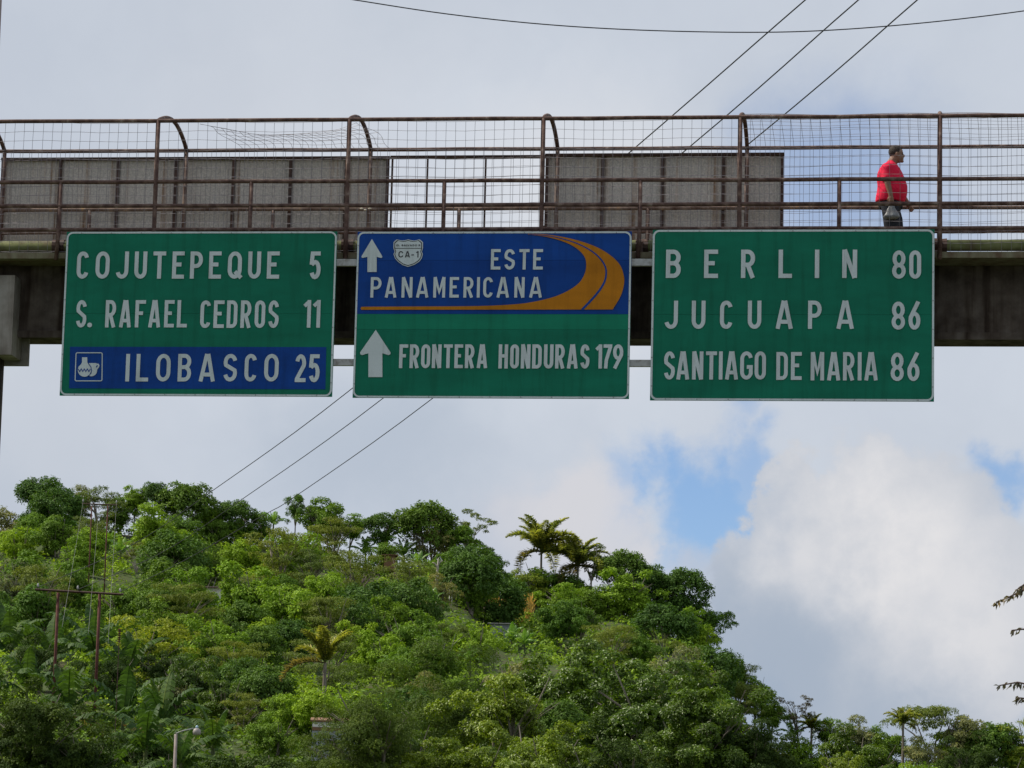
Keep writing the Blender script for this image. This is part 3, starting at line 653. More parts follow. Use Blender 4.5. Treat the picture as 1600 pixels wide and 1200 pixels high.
tr_ = mb.build('trousers', MAT['jeans'], person, True); remesh(tr_, .012, 3)
mb = MB(); ell(mb, (hc.x-.022,0,hc.z+.026), (.106,.086,.105), 18, 12)
mb.v = [(x, y_, max(z, hc.z+.0 + (0.055 if x > hc.x+.045 else (.0 if x > hc.x else -.045)))) for x, y_, z in mb.v]
hair = mb.build('hair', MAT['hair'], person, True); remesh(hair, .008, 2)
for s_ in (-1, 1):
    mb = MB(); ell(mb, (hc.x+.086, s_*.030, hc.z-.012), (.010,.013,.008)); mb.build('eye', MAT['black'], person, True)
for a_ in (anR, anL):
    z_ = max(.0, a_.z-.09); mb = MB(); ell(mb, (a_.x+.06, a_.y, z_+.05), (.145,.052,.05)); mb.box(a_.x-.08, a_.x+.20, a_.y-.048, a_.y+.048, z_, z_+.03); mb.build('shoe', MAT['shoe'], person, True)
hb = wr_r + Vector((.01,.01,-.10)); bagz = lp(1395, 348).z
bag = thing('plastic_bag', 'small grey plastic bag hanging from the right hand of the man in red', 'bag', (PX+hb.x, YP+hb.y, Z0+bagz))
mb = MB(); H_ = hb.z-bagz; rings = []
for i in range(13):
    t = i/12; r_ = .010 + .135*t if t < .88 else .125*(1-(t-.88)*4.)
    rings.append((.004*math.sin(i), 0, H_*(1-t), r_, r_*.5))
loft(mb, rings[::-1], 16)
mb.v = [(x*(1+.06*math.sin(9*math.atan2(y_, x)+z*12)), y_*(1+.15*math.cos(7*math.atan2(y_,x))), z) for x, y_, z in mb.v]
mb.build('sack', MAT['bag'], bag, True)
mb = MB(); mb.tube([(0,-.01,H_),(0.0,-.02,H_+.05),(.01,.0,H_+.07)], .006, 6); mb.build('handle', MAT['bag'], bag, True)
# ------------------------------------------------------------------ plants: geometry
def leaf_mesh(name, P, Nrm, Dr, ln, wd, tint, mat, fold=.15):
    """diamond leaves: positions P, normals Nrm, directions Dr (n x 3)"""
    n_ = len(P); Dr = Dr - Nrm*(Dr*Nrm).sum(1)[:,None]; Dr /= np.linalg.norm(Dr, axis=1)[:,None]+1e-9
    Sd = np.cross(Nrm, Dr); ln = np.broadcast_to(ln, (n_,))[:,None]; wd = np.broadcast_to(wd, (n_,))[:,None]
    V = np.empty((n_, 4, 3), np.float32)
    V[:,0] = P; V[:,1] = P + Dr*ln*.45 + Sd*wd*.5 + Nrm*wd*fold; V[:,2] = P + Dr*ln - Nrm*ln*.12; V[:,3] = P + Dr*ln*.45 - Sd*wd*.5 + Nrm*wd*fold
    me = bpy.data.meshes.new(name); me.vertices.add(n_*4); me.vertices.foreach_set('co', V.ravel())
    tri = (np.arange(n_)[:,None]*4 + np.array([0,1,2,0,2,3])[None,:]).ravel().astype(np.int32)
    me.loops.add(n_*6); me.loops.foreach_set('vertex_index', tri)
    me.polygons.add(n_*2); me.polygons.foreach_set('loop_start', np.arange(n_*2, dtype=np.int32)*3)
    at_ = me.attributes.new('tint', 'FLOAT', 'FACE'); at_.data.foreach_set('value', np.repeat(tint, 2).astype(np.float32))
    me.materials.append(mat); me.update(calc_edges=True); me.validate(); return me
def unit(a_): return a_/(np.linalg.norm(a_, axis=1)[:,None]+1e-9)
def crown_mesh(name, kind, mat, seed, n, leaf, asp=2.0):
    R = np.random.RandomState(seed); lobes = []
    if kind == 'round':
        for _ in range(46):
            d = R.normal(size=3); d /= np.linalg.norm(d); d[2] = d[2]*1.0 if R.rand() < .5 else abs(d[2])
            rr = R.uniform(.55,.80); lobes.append((d*rr*np.array([1,1,.95]), R.uniform(.20,.34), np.array([1,1,.8])))
    elif kind == 'irregular':
        for _ in range(44):
            d = R.normal(size=3); d /= np.linalg.norm(d)
            rr = R.uniform(.35,.95)*(.8+.35*math.sin(3*math.atan2(d[1],d[0])+seed)); lobes.append((d*rr*np.array([1,1,.9]), R.uniform(.14,.30), np.array([1,1,.65])))
    elif kind == 'clumpy':
        for _ in range(75):
            d = R.normal(size=3); d /= np.linalg.norm(d)
            rr = R.uniform(.45,.98)*(.82+.3*math.sin(3*math.atan2(d[1],d[0])+seed)); lobes.append((d*rr*np.array([1,1,.95]), R.uniform(.09,.21), np.array([1,1,.75])))
    elif kind == 'layered':
        for _ in range(40):
            a_ = R.uniform(0,2*PI); q = R.uniform(.0,.85)**.6; z = R.choice([-.75,-.5,-.2,.1,.36,.6]) + R.uniform(-.07,.07)
            q *= math.sqrt(max(.1, 1-(z-.0)**2*1.1)); lobes.append((np.array([q*math.cos(a_), q*math.sin(a_), z]), R.uniform(.18,.32), np.array([1,1,.28])))
    elif kind == 'bush':
        for _ in range(40):
            a_ = R.uniform(0,2*PI); q = R.uniform(0,.8); z = R.uniform(-.7,.55)*(1-q*.5); lobes.append((np.array([q*math.cos(a_), q*math.sin(a_), z]), R.uniform(.15,.32), np.array([1,1,.9])))
    elif kind == 'sparse':
        for _ in range(16):
            a_ = R.uniform(0,2*PI); q = R.uniform(.15,.9); z = R.uniform(-.3,.85)*(1-q*.3); lobes.append((np.array([q*math.cos(a_), q*math.sin(a_), z]), R.uniform(.12,.24), np.array([1,1,.38])))
    wts = np.array([l[1]**2 for l in lobes]); wts /= wts.sum(); per = 5; nc = n//per
    li = R.choice(len(lobes), nc, p=wts)
    cen = np.array([l[0] for l in lobes])[li]; rad = np.array([l[1] for l in lobes])[li]; sq = np.array([l[2] for l in lobes])[li]
    d = unit(R.normal(size=(nc,3))); d[:,2] = np.where(R.rand(nc) < .5, np.abs(d[:,2]), d[:,2])
    shell = R.uniform(.55, 1.06, nc)**.6
    P0 = cen + d*sq*(rad*shell)[:,None]
    outw = unit(d + unit(P0+1e-6)*.6)
    P = np.repeat(P0, per, 0) + R.normal(size=(nc*per,3))*leaf*.30
    O = np.repeat(outw, per, 0)
    Nn = unit(O*.9 + np.array([0,0,.55]) + R.normal(size=O.shape)*.55)
    Dd = unit(R.normal(size=O.shape) + O*.7 + np.array([0,0,-.5]))
    t0 = np.repeat(R.rand(nc), per)*.45 + R.rand(nc*per)*.55; lt = R.rand(len(lobes)); t0 = np.clip(t0*.75 + np.repeat(lt[li], per)*.3, 0, 1)
    ln = leaf*R.uniform(.7,1.3,nc*per)
    return leaf_mesh(name, P, Nn, Dd, ln, ln/asp, t0, mat)
def limb_mesh(name, mat, seed, spread=.62, nb=5, r0=.035, thin=False):
    R = random.Random(seed); mb = MB()
    for _ in range(nb):
        a_ = R.uniform(0,2*PI); q = R.uniform(.3,spread); z = R.uniform(.1,.75); mid = (q*.45*math.cos(a_+.4), q*.45*math.sin(a_+.4), -.35+z*.45)
        end = (q*math.cos(a_), q*math.sin(a_), z)
        mb.tube([(0,0,-1.0),(mid[0]*.4,mid[1]*.4,-.65),mid,end], [r0,r0*.8,r0*.5,r0*.15], 6, False)
        for _k in range(2):
            b_ = a_ + R.uniform(-.9,.9); mb.tube([mid,(mid[0]+.25*math.cos(b_), mid[1]+.25*math.sin(b_), mid[2]+.25),(mid[0]+.5*math.cos(b_), mid[1]+.5*math.sin(b_), mid[2]+.42)], [r0*.35,r0*.25,r0*.1], 5, False)
    return mb.mesh(name, mat, True)
def trunk_mesh(name, mat, seed, r=.06):
    R = random.Random(seed); mb = MB(); pts = [(R.uniform(-.03,.03)*(1 if 0 < i < 6 else 0), R.uniform(-.03,.03)*(1 if 0 < i < 6 else 0), -1+i/6) for i in range(7)]
    mb.tube(pts, [1.45,1.15,1.05,1,.96,.93,.9], 8, False); return mb.mesh(name, mat, True)
SPECIES = {}   # key -> list of crown meshes
def species(key, kind, colour, n, leaf, seeds, asp=2.0):
    SPECIES[key] = [crown_mesh('crown', kind, LEAF[colour], s_, n, leaf, asp) for s_ in seeds]
species('mango', 'round', 'dark', 9000, .085, (1,2,3))
species('leafy', 'irregular', 'mid', 9000, .080, (4,5,6))
species('bright', 'irregular', 'bright', 8500, .085, (7,8,9))
species('feathery', 'layered', 'olive', 10000, .055, (10,11,12), 2.6)
species('greyish', 'irregular', 'grey', 8000, .065, (13,14))
species('yellowish', 'layered', 'yellow', 6500, .06, (15,16))
species('shrub', 'bush', 'bright', 7000, .085, (17,18))
species('darkshrub', 'bush', 'mid', 8000, .085, (19,20))
species('sparse', 'sparse', 'olive', 4200, .055, (21,22))
species('bronze', 'sparse', 'purple', 3200, .05, (23,))
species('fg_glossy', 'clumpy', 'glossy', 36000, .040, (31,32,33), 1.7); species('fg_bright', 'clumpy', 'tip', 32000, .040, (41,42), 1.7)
species('fg_olive', 'irregular', 'soft', 34000, .034, (34,35), 2.8)
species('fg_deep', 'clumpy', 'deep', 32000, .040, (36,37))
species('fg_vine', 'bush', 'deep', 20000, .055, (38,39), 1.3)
LIMBS = [limb_mesh('limb', MAT['bark'], 50+i) for i in range(3)] ; PALELIMBS = [limb_mesh('limb', MAT['palebark'], 60+i, .95, 7, .035) for i in range(2)]
TRUNK = trunk_mesh('trunk', MAT['bark'], 5); PALETRUNK = trunk_mesh('trunk', MAT['palebark'], 6)
HKIND = {'round':.85}
def find_d(u, vt, H):
    d = _find_d(u, vt, H); return 300 if (u > 1235 and d < 235 and vt < 1150) else d
def _find_d(u, vt, H):
    """distance at which the hillside stands H metres below the sight line through (u, vt)"""
    best = 312
    for i in range(420):
        d = 312 - i*.5
        p = at(u, vt, d); gz = ground_z(p.x, p.y)
        if p.z - gz >= H: return d
        best = d
    return best
trng = random.Random(11); ALLT = []
def tree(u, vt, wpx, sp, label, H=None, d=None, name='broadleaf_tree', cat='tree', pale=False, group=None, variant=None, squash=.95):
    H = H or {'mango':6.5,'leafy':6,'bright':5.5,'feathery':6.5,'greyish':6,'yellowish':6.5,'shrub':3.2,'darkshrub':3.2,'sparse':7.5,'bronze':7,'fg_glossy':6.0,'fg_bright':6.0,'fg_olive':6.2,'fg_deep':5.5,'fg_vine':3.2}[sp]
    wpx *= 1.18
    if d is None:
        d = 270; H0 = H
        for _ in range(3):
            H = min(H0, 1.75*squash*wpx/2*d/F_PX); d = find_d(u, vt, H)
    top = at(u, vt, d); gz = ground_z(top.x, top.y)
    R = wpx/2*d/F_PX; a_ = squash*R; cz = top.z - a_*.92
    root = thing(name, label, cat, (top.x, top.y, gz), 0, group)
    ms = SPECIES[sp]; cr = link('crown', ms[(variant if variant is not None else trng.randrange(9)) % len(ms)], root, (0,0,cz-gz))
    rz = trng.uniform(0, 2*PI); cr.rotation_euler = (0,0,rz); cr.scale = (R, R*trng.uniform(.85,1.0), a_)
    lim = link('limb', (PALELIMBS if pale else LIMBS)[trng.randrange(2)], root, (0,0,cz-gz)); lim.rotation_euler = (0,0,rz); lim.scale = (R, R, a_)
    hb_ = max(.3, cz-gz-a_*.95) + .5
    tk = link('trunk', PALETRUNK if pale else TRUNK, root, (0,0,hb_-.4)); rr = max(.06, .04*R); tk.scale = (rr, rr, hb_)
    ALLT.append((u, vt, wpx, 0)); return root
# palms and bananas
def frond_mesh(name, mat, seed, L_=1., droop=.5, up=.6):
    R = np.random.RandomState(seed); n_ = 40; P=[]; Nn=[]; Dd=[]; ln=[]; mbp=[]
    x = z = 0.
    for i in range(n_+1):
        mbp.append((x, 0, z)); an = math.radians(up + (droop-up)*(i/n_)**1.3); x += L_/n_*math.cos(an); z += L_/n_*math.sin(an)
    for i in range(3, n_):
        t = i/n_; tx = np.array(mbp[i+1])-np.array(mbp[i-1]); tx /= np.linalg.norm(tx)
        for s_ in (-1, 1):
            for q in range(3):
                P.append(np.array(mbp[i]) + tx*q*.33/n_); dd = tx*.75 + np.array([0, s_*.85, -.12-.25*t]) + R.normal(size=3)*.1
                Dd.append(dd); Nn.append(np.array([-.2, s_*-.3, 1.]) + R.normal(size=3)*.25); ln.append(L_*.20*max(0., math.sin(PI*min(1, t*.85+.15)))**.6*R.uniform(.8,1.1))
    P, Nn, Dd, ln = np.array(P), unit(np.array(Nn)), np.array(Dd), np.array(ln)
    me = leaf_mesh(name, P, Nn, Dd, ln, .030*L_, R.rand(len(P)), mat, 0)
    bm = bmesh.new(); bm.from_mesh(me); t2 = MB(); t2.tube(mbp, [.016*L_*(1-.8*i/n_) for i in range(n_+1)], 4, False)
    m2 = t2.mesh('t', mat); bm.from_mesh(m2); bm.to_mesh(me); bm.free(); bpy.data.meshes.remove(m2); return me
FR = [frond_mesh('frond', LEAF['palm'], 70, 1, -35, 55), frond_mesh('frond', LEAF['palm'], 71, 1, -72, 26), frond_mesh('frond', LEAF['palm'], 72, 1, 12, 78), frond_mesh('frond', LEAF['dry'], 73, 1, -80, 5)]
def palm(u, v_c, rpx, label, d=None, upright=False, H=6.5, nf=22, lean=0., dry=2):
    d = d or find_d(u, v_c, H); c = at(u, v_c, d); gz = ground_z(c.x, c.y); L_ = rpx*d/F_PX*1.8
    root = thing('coconut_palm', label, 'palm', (c.x, c.y, gz), 0, 'coconut palms on the hill'); R = random.Random(int(u))
    h = c.z-gz; mb = MB(); mb.tube([(-lean*h*(1-t)**1.5, 0, h*t) for t in [i/8 for i in range(9)]], [.15-.06*i/8 for i in range(9)], 8, False); mb.build('trunk', MAT['bark'], root, True)
    for i in range(nf):
        k_ = 2 if (upright and i % 3 != 0) or i < nf*.42 else (0 if i < nf*.8 else 1)
        if i >= nf-dry: k_ = 3
        f = link('frond', FR[k_], root, (0,0,h)); f.rotation_euler = (0, R.uniform(-.12,.12), i*2.4+R.uniform(-.3,.3)); s_ = L_*R.uniform(.85,1.1)*(.9 if k_ == 2 else 1); f.scale = (s_, s_, s_)
    ALLT.append((u, v_c-rpx, rpx*2, 1)); return root
def banana_leaf(name, mat, seed, droop, up, torn=.5):
    R = np.random.RandomState(seed); n_ = 22; mid = []
    x = z = 0.
    for i in range(n_+1):
        mid.append(np.array([x, 0, z])); an = math.radians(up + (droop-up)*(i/n_)**1.4); x += math.cos(an)/n_; z += math.sin(an)/n_
    V=[]; Fc=[]; T=[]
    for i in range(2, n_):
        t0, t1 = i/n_, (i+1)/n_
        for s_ in (-1, 1):
            def wd(t): return .17*max(0., math.sin(PI*min(1, max(0, (t-.08)/.92))))**.55
            g0, g1 = (R.uniform(0,.35)*torn, R.uniform(0,.35)*torn)/np.float64(1) if R.rand() < torn else (0., 0.)
            dr = R.uniform(.15,.45)*(1+torn); sl = .05
            a_, b_ = mid[i], mid[i+1]; w0, w1 = wd(t0), wd(t1); ddx = (b_-a_)
            e0 = a_ + ddx*g0 + np.array([sl, s_*w0*math.cos(dr), w0*(.12-math.sin(dr))]); e1 = b_ - ddx*g1 + np.array([sl, s_*w1*math.cos(dr), w1*(.12-math.sin(dr))])
            m0 = (a_+ddx*g0*.5+e0)/2 + np.array([0,0,.22*w0]); m1 = (b_-ddx*g1*.5+e1)/2 + np.array([0,0,.22*w1]); k_ = len(V)
            V += [tuple(a_), tuple(b_), tuple(m1), tuple(m0), tuple(e1), tuple(e0)]
            Fc += [(k_, k_+1, k_+2, k_+3), (k_+3, k_+2, k_+4, k_+5)]; q = R.rand()*.6; T += [q, q]
    k_ = len(V); r_ = .013
    for i, p in enumerate(mid):
        q = r_*(1-.8*i/n_); V += [(p[0], -q, p[2]+.004), (p[0], q, p[2]+.004), (p[0], 0, p[2]-q*1.5)]
    for i in range(n_):
        b_ = k_+3*i; Fc += [(b_, b_+1, b_+4, b_+3), (b_+1, b_+2, b_+5, b_+4), (b_+2, b_, b_+3, b_+5)]; T += [1.,1.,1.]
    me = bpy.data.meshes.new(name); me.from_pydata(V, [], Fc); me.materials.append(mat)
    at_ = me.attributes.new('tint', 'FLOAT', 'FACE'); at_.data.foreach_set('value', T); me.update(); return me
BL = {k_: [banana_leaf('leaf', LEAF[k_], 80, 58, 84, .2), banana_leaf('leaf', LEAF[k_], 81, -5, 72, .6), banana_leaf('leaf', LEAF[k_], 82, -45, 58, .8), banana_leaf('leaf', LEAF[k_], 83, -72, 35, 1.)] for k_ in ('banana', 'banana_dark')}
BLD = banana_leaf('leaf', LEAF['dry'], 85, -88, 0, 1.)
STEM = {}
_mb = MB(); _mb.tube([(0,0,0),(.01,0,.5),(0,0,1)], [.11,.09,.06], 8, False); STEM = _mb.mesh('pseudostem', leafmat('banana_stem', (.14,.17,.06), .05), True)
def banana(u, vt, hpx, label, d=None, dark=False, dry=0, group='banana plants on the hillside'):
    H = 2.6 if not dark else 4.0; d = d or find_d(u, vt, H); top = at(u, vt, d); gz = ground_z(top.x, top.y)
    L_ = hpx*d/F_PX*(1.0 if dark else 1.); R = random.Random(int(u*7+vt)); hz = max(.6, top.z-gz-L_*.70)
    root = thing('banana_plant', label, 'banana plant', (top.x, top.y, gz), 0, group)
    st = link('pseudostem', STEM, root); st.scale = (1.1, 1.1, hz+.1)
    ms = BL['banana_dark' if dark else 'banana']; a0 = R.uniform(0, 6)
    for i in range(9):
        k_ = (0,0,1,1,1,2,2,3,2)[i]; me = ms[k_] if i < 9-dry else BLD
        f = link('leaf', me, root, (0,0,hz-.05*i*L_*.3)); f.rotation_euler = (R.uniform(-.15,.15), 0, a0+i*2.4+R.uniform(-.3,.3)); s_ = L_*R.uniform(.85,1.1)*(.8 if k_ == 0 else 1.); f.scale = (s_, s_*1.15, s_)
    ALLT.append((u, vt, hpx*1.4, 1)); return root
# ------------------------------------------------------------------ plants: the ones the photograph singles out
T = tree
T(15,780,95,'greyish','grey-green shaggy tree at the far left edge of the hill crest')
T(70,738,88,'mango','tall rounded dark tree standing highest at the left end of the crest', H=8)
T(118,752,70,'greyish','dull olive tree squeezed between the tall round tree and the flat-topped one')
T(160,752,84,'feathery','flat-topped light green tree left of the gap in the crest', H=8)
T(212,757,50,'bright','small bright green crown just right of the gap in the left crest')
T(242,752,52,'mango','small dark crown rising behind the bright one on the left crest')
T(292,752,96,'mango','broad dark dome-shaped tree on the crest where the first wire meets it')
T(250,782,90,'bright','light green tree filling the slope just under the broad dark dome')
T(370,776,66,'mango','dark compact tree on the crest between the first and second wires')
T(340,800,50,'leafy','low leafy tree below the wires left of the dark compact tree')
T(463,771,42,'leafy','pointed dark tree whose tip touches the third wire', squash=1.1)
T(505,770,92,'leafy','tall ragged-topped tree on the crest right of the third wire', H=8)
T(520,800,90,'feathery','wide olive tree in front of the ragged-topped crest tree', H=7)
T(440,815,110,'feathery','broad olive tree spreading below the third wire')
T(598,797,52,'mango','small dark tree standing alone left of the large round one')
T(668,782,98,'mango','largest round dark green tree on the middle of the crest', H=8.5, variant=0)
T(715,805,80,'leafy','dark tree tucked against the right of the largest round tree')
T(735,793,70,'sparse','open umbrella-shaped tree with layered twigs on the crest', H=8.5, pale=True)
T(765,852,58,'leafy','leafy green tree on the right shoulder below the umbrella-shaped tree')
T(840,872,90,'darkshrub','dark bushy tree growing round the foot of the taller coconut palm', H=4)
T(925,842,62,'sparse','thin tree with two pale forked trunks right of the coconut palms', H=9, pale=True)
T(975,858,84,'mango','dense leafy dark tree right of the pale forked trunks', H=8)
T(1010,880,80,'mango','dense rounded tree in the middle of the dark right-hand clump', H=7.5)
T(1068,886,84,'mango','rounded dark tree at the right end of the crest clump', H=8)
T(1066,925,66,'mango','dark tree filling the lower side of the right crest clump', H=6)
T(1075,945,66,'bright','slim bright tree with a bare pale trunk on the right slope', H=6.5, pale=True)
T(955,965,90,'feathery','soft olive crown below the two white posts')
T(1094,975,60,'bright','yellow-green tree where the right slope begins to fall')
T(1138,1012,58,'shrub','light green bush on the open edge of the right slope', name='bush', cat='bush')
T(1180,1052,62,'bright','bright leafy tree low on the right edge of the hill', H=4.5)
T(1206,1090,58,'leafy','leafy tree at the bottom end of the right slope')
T(1247,1080,64,'bronze','sparse bronze-leaved tree sticking out past the end of the hill', H=7.5)
T(876,932,84,'leafy','green tree under the two coconut palms')
T(760,925,50,'sparse','small thin tree beside the dry corn patch', H=4)
T(395,868,120,'bright','big sunlit bright green tree below the middle of the left sign', H=7)
T(455,905,110,'bright','sunlit bright green tree right of the biggest bright one')
T(640,860,100,'feathery','bright feathery tree just under the crest banana clump')
T(560,850,110,'feathery','wide dusty olive tree left of the crest banana clump')
T(485,850,80,'feathery','olive tree with bare twigs halfway along the upper slope')
T(30,870,100,'greyish','shaggy grey-green tree on the left edge above the near power frame')
T(60,905,110,'leafy','dense tree on the left slope just above the near power frame')
T(110,870,100,'leafy','leafy tree below the far power frame')
T(30,815,80,'bright','yellow-green tree with rusty tips at the left edge of the slope')
T(190,900,90,'darkshrub','dark bushy tree above the right end of the near crossarm', H=4.5)
T(265,870,90,'mango','dark green tree right of the far power frame')
T(290,900,110,'feathery','layered dull green tree left of the small white house')
T(240,950,130,'yellowish','pale yellow-green tree behind the dark banana clump', H=6)
T(340,960,110,'bright','fresh green tree below the small white house', H=5)
T(425,1060,84,'greyish','silvery grey-green shrub above the street lamp slope', H=4)
T(470,1080,90,'bright','yellow-green bush left of the grey block building', H=4, name='bush', cat='bush')
T(610,870+20,70,'shrub','small vivid green bush beneath the crest bananas', name='bush', cat='bush')
for i_, (u_, v_, w_, sp_, lb_) in enumerate(((408,798,60,'leafy','small green tree between the dark compact crest tree and the third wire'),(548,798,56,'bright','small light green tree at the right foot of the ragged-topped crest tree'),(188,775,60,'leafy','low green tree under the gap in the left crest'),
   (275,792,80,'darkshrub','dark thicket under the broad dark dome on the left crest'),(335,800,60,'darkshrub','dark thicket below the first wire on the crest'),(372,805,60,'shrub','bright bush under the dark compact crest tree'),(600,838,60,'darkshrub','dark thicket under the small dark crest tree'),
   (700,858,80,'leafy','leafy tree under the largest round crest tree'),(800,900,70,'leafy','leafy tree left under the coconut palms'),(880,905,70,'bright','bright tree between the feet of the coconut palms'),(905,930,80,'leafy','leafy tree below the shorter coconut palm'),(875,884,70,'darkshrub','dark bush between the two coconut palms'),
   (940,905,70,'darkshrub','dark bush at the foot of the pale forked trunks'),(1030,905,70,'darkshrub','dark bush under the right-hand crest clump'),(90,800,80,'leafy','leafy tree under the tall rounded dark tree'),(140,800,70,'feathery','olive tree under the flat-topped crest tree'),
   (740,888,70,'darkshrub','dark bush under the umbrella-shaped crest tree'),(60,790,70,'darkshrub','dark bush at the left foot of the tallest round tree'))):
    T(u_, v_, w_, sp_, lb_, H=4 if 'shrub' in sp_ else None, name='bush' if 'shrub' in sp_ else 'broadleaf_tree', cat='bush' if 'shrub' in sp_ else 'tree')
# foreground trees
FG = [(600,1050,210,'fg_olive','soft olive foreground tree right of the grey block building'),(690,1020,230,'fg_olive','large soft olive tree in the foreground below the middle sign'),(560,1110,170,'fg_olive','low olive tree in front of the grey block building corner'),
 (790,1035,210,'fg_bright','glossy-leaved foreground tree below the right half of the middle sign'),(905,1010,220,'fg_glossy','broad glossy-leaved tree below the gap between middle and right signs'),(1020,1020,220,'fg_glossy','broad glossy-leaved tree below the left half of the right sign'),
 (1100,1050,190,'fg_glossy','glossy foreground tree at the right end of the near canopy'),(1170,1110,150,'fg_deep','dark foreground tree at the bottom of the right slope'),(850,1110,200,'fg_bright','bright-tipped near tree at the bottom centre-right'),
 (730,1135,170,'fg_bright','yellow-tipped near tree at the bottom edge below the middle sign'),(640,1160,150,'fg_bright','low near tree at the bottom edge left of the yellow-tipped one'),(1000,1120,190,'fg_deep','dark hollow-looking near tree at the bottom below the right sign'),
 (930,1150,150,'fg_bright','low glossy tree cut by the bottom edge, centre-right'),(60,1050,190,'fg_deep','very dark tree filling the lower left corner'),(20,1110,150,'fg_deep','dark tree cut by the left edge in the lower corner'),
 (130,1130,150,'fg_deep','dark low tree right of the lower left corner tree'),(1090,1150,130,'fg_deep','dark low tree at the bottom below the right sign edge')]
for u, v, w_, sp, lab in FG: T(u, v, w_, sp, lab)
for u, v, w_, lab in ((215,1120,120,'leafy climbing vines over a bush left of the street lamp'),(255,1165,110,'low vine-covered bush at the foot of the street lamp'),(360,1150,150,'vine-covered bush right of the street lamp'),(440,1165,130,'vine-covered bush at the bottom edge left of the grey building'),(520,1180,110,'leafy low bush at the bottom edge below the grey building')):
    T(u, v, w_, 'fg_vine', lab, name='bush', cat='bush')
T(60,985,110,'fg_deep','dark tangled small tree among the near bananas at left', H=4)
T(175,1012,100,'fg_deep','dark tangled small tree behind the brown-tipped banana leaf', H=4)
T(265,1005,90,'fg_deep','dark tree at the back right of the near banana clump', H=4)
for i_, (u_, v_, w_, lb_) in enumerate(((548,868,60,'thin pale-limbed tree left below the crest bananas'),(330,868,60,'thin pale-limbed tree above the small white house'),(215,840,54,'thin pale-limbed tree right of the far power frame'),(700,965,70,'thin pale-limbed tree below the twin white posts'),(1040,990,64,'thin pale-limbed tree on the right part of the slope'),(455,985,60,'thin pale-limbed tree left of the young palm'),(1010,925,50,'thin pale-limbed tree right of the taller white post'))):
    T(u_, v_, w_, 'sparse', lb_, pale=True, H=6)
for u_, v_, w_, lb_ in ((742,962,84,'bright bush on the slope right below the twin white posts'),(668,950,76,'bright bush left below the twin white posts'),(376,832,70,'bright bush on the slope under the second wire'),(135,815,60,'bright bush between the feet of the far power frame')):
    T(u_, v_, w_, 'shrub', lb_, H=3.4, name='bush', cat='bush')
T(506,1058,90,'shrub','leafy bush hiding the trunk of the young palm', d=find_d(508,1036,4.2)-7, name='bush', cat='bush')
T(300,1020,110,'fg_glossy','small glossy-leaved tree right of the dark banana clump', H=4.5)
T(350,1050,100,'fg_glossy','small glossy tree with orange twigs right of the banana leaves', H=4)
T(430,1110,90,'leafy','shadowy leafy tree left of the grey block building', H=4)
# far tree line at the right
for u, v, w_, sp, H_, lab in ((1292,1120,50,'leafy',6,'thin tree with trailing leaves at the left of the distant tree line'),(1318,1150,50,'shrub',3.5,'light green bush at the left foot of the distant tree line'),(1340,1112,78,'greyish',7,'grey-green tree standing up left of the distant palm'),(1384,1132,74,'leafy',5.5,'dark leafy tree left below the distant palm'),
   (1458,1090,128,'feathery',9,'pale dome-shaped tree right of the distant palm'),(1512,1106,104,'greyish',8,'dull brown-green tree right of the pale dome-shaped one'),(1490,1138,70,'bright',5,'vivid green tree in front of the pale dome-shaped tree'),(1440,1145,70,'greyish',5,'grey leafy tree under the distant palm'),
   (1556,1128,96,'mango',6,'dark tree near the right end of the distant tree line'),(1594,1112,84,'yellowish',7,'yellowish tree cut by the right edge of the picture'),(1580,1150,60,'darkshrub',4,'dark bush in the lower right corner'),(1360,1165,90,'leafy',4,'low dark tree at the bottom of the distant tree line'),
   (1250,1140,90,'shrub',4,'bright bush below the bronze-leaved tree'),(1285,1165,80,'shrub',3,'pale green bush at the bottom right of the hill'),(1420,1180,90,'shrub',3,'bushy growth at the bottom edge under the distant palm'),(1520,1175,100,'shrub',3,'light green bush along the bottom edge at the right')):
    T(u, v, w_, sp, lab, H=H_, name='bush' if sp in ('shrub','darkshrub') else 'broadleaf_tree', cat='bush' if sp in ('shrub','darkshrub') else 'tree')
palm(846,862,44,'taller coconut palm silhouetted on the crest below the middle sign', H=5.5, dry=2)
palm(903,884,38,'shorter coconut palm half hidden right of the taller one', H=4.5, dry=3)
palm(508,1036,44,'young palm with upright fronds in the middle of the slope', H=4.2, upright=True, nf=13, dry=1)
palm(1411,1130,19,'small distant palm above the tree line at lower right', H=6, dry=1)
palm(1268,1138,18,'small drooping palm between the hill end and the distant tree line', H=5, dry=2)
banana(600,822,44,'tallest banana plant of the clump on the crest'); banana(572,840,34,'banana plant at the left of the crest clump'); banana(632,842,36,'banana plant at the right of the crest clump'); banana(655,862,26,'smallest banana plant right of the crest clump')
banana(103,800,36,'banana plant below the olive tree at the left crest'); banana(190,838,36,'bright banana plant right of the far power frame'); banana(125,852,30,'yellowing banana plant between the far poles', dry=2); banana(170,830,30,'banana plant between the two far rust-red poles')
banana(428,798,28,'banana plant sticking up under the third wire'); banana(375,812,26,'small banana plant under the second wire'); banana(330,795,24,'small banana plant under the first wire')
banana(615,1018,32,'pale banana plant on the middle slope'); banana(735,1010,28,'pale banana plant above the foreground olive tree'); banana(800,975,36,'bright banana plant beside the small hut roof'); banana(820,985,30,'second banana plant right of the small hut roof')
banana(677,920,30,'banana plant left of the twin white fence posts'); banana(1040,962,22,'tiny banana plant under the right crest clump'); banana(1190,1085,34,'banana plant on the edge of the right slope'); banana(1240,1125,34,'yellowing banana plant at the bottom right of the slope', dry=2); banana(1180,1080,26,'small banana plant beside the one on the right slope edge')
banana(70,905,32,'banana plant rising behind the near crossarm')
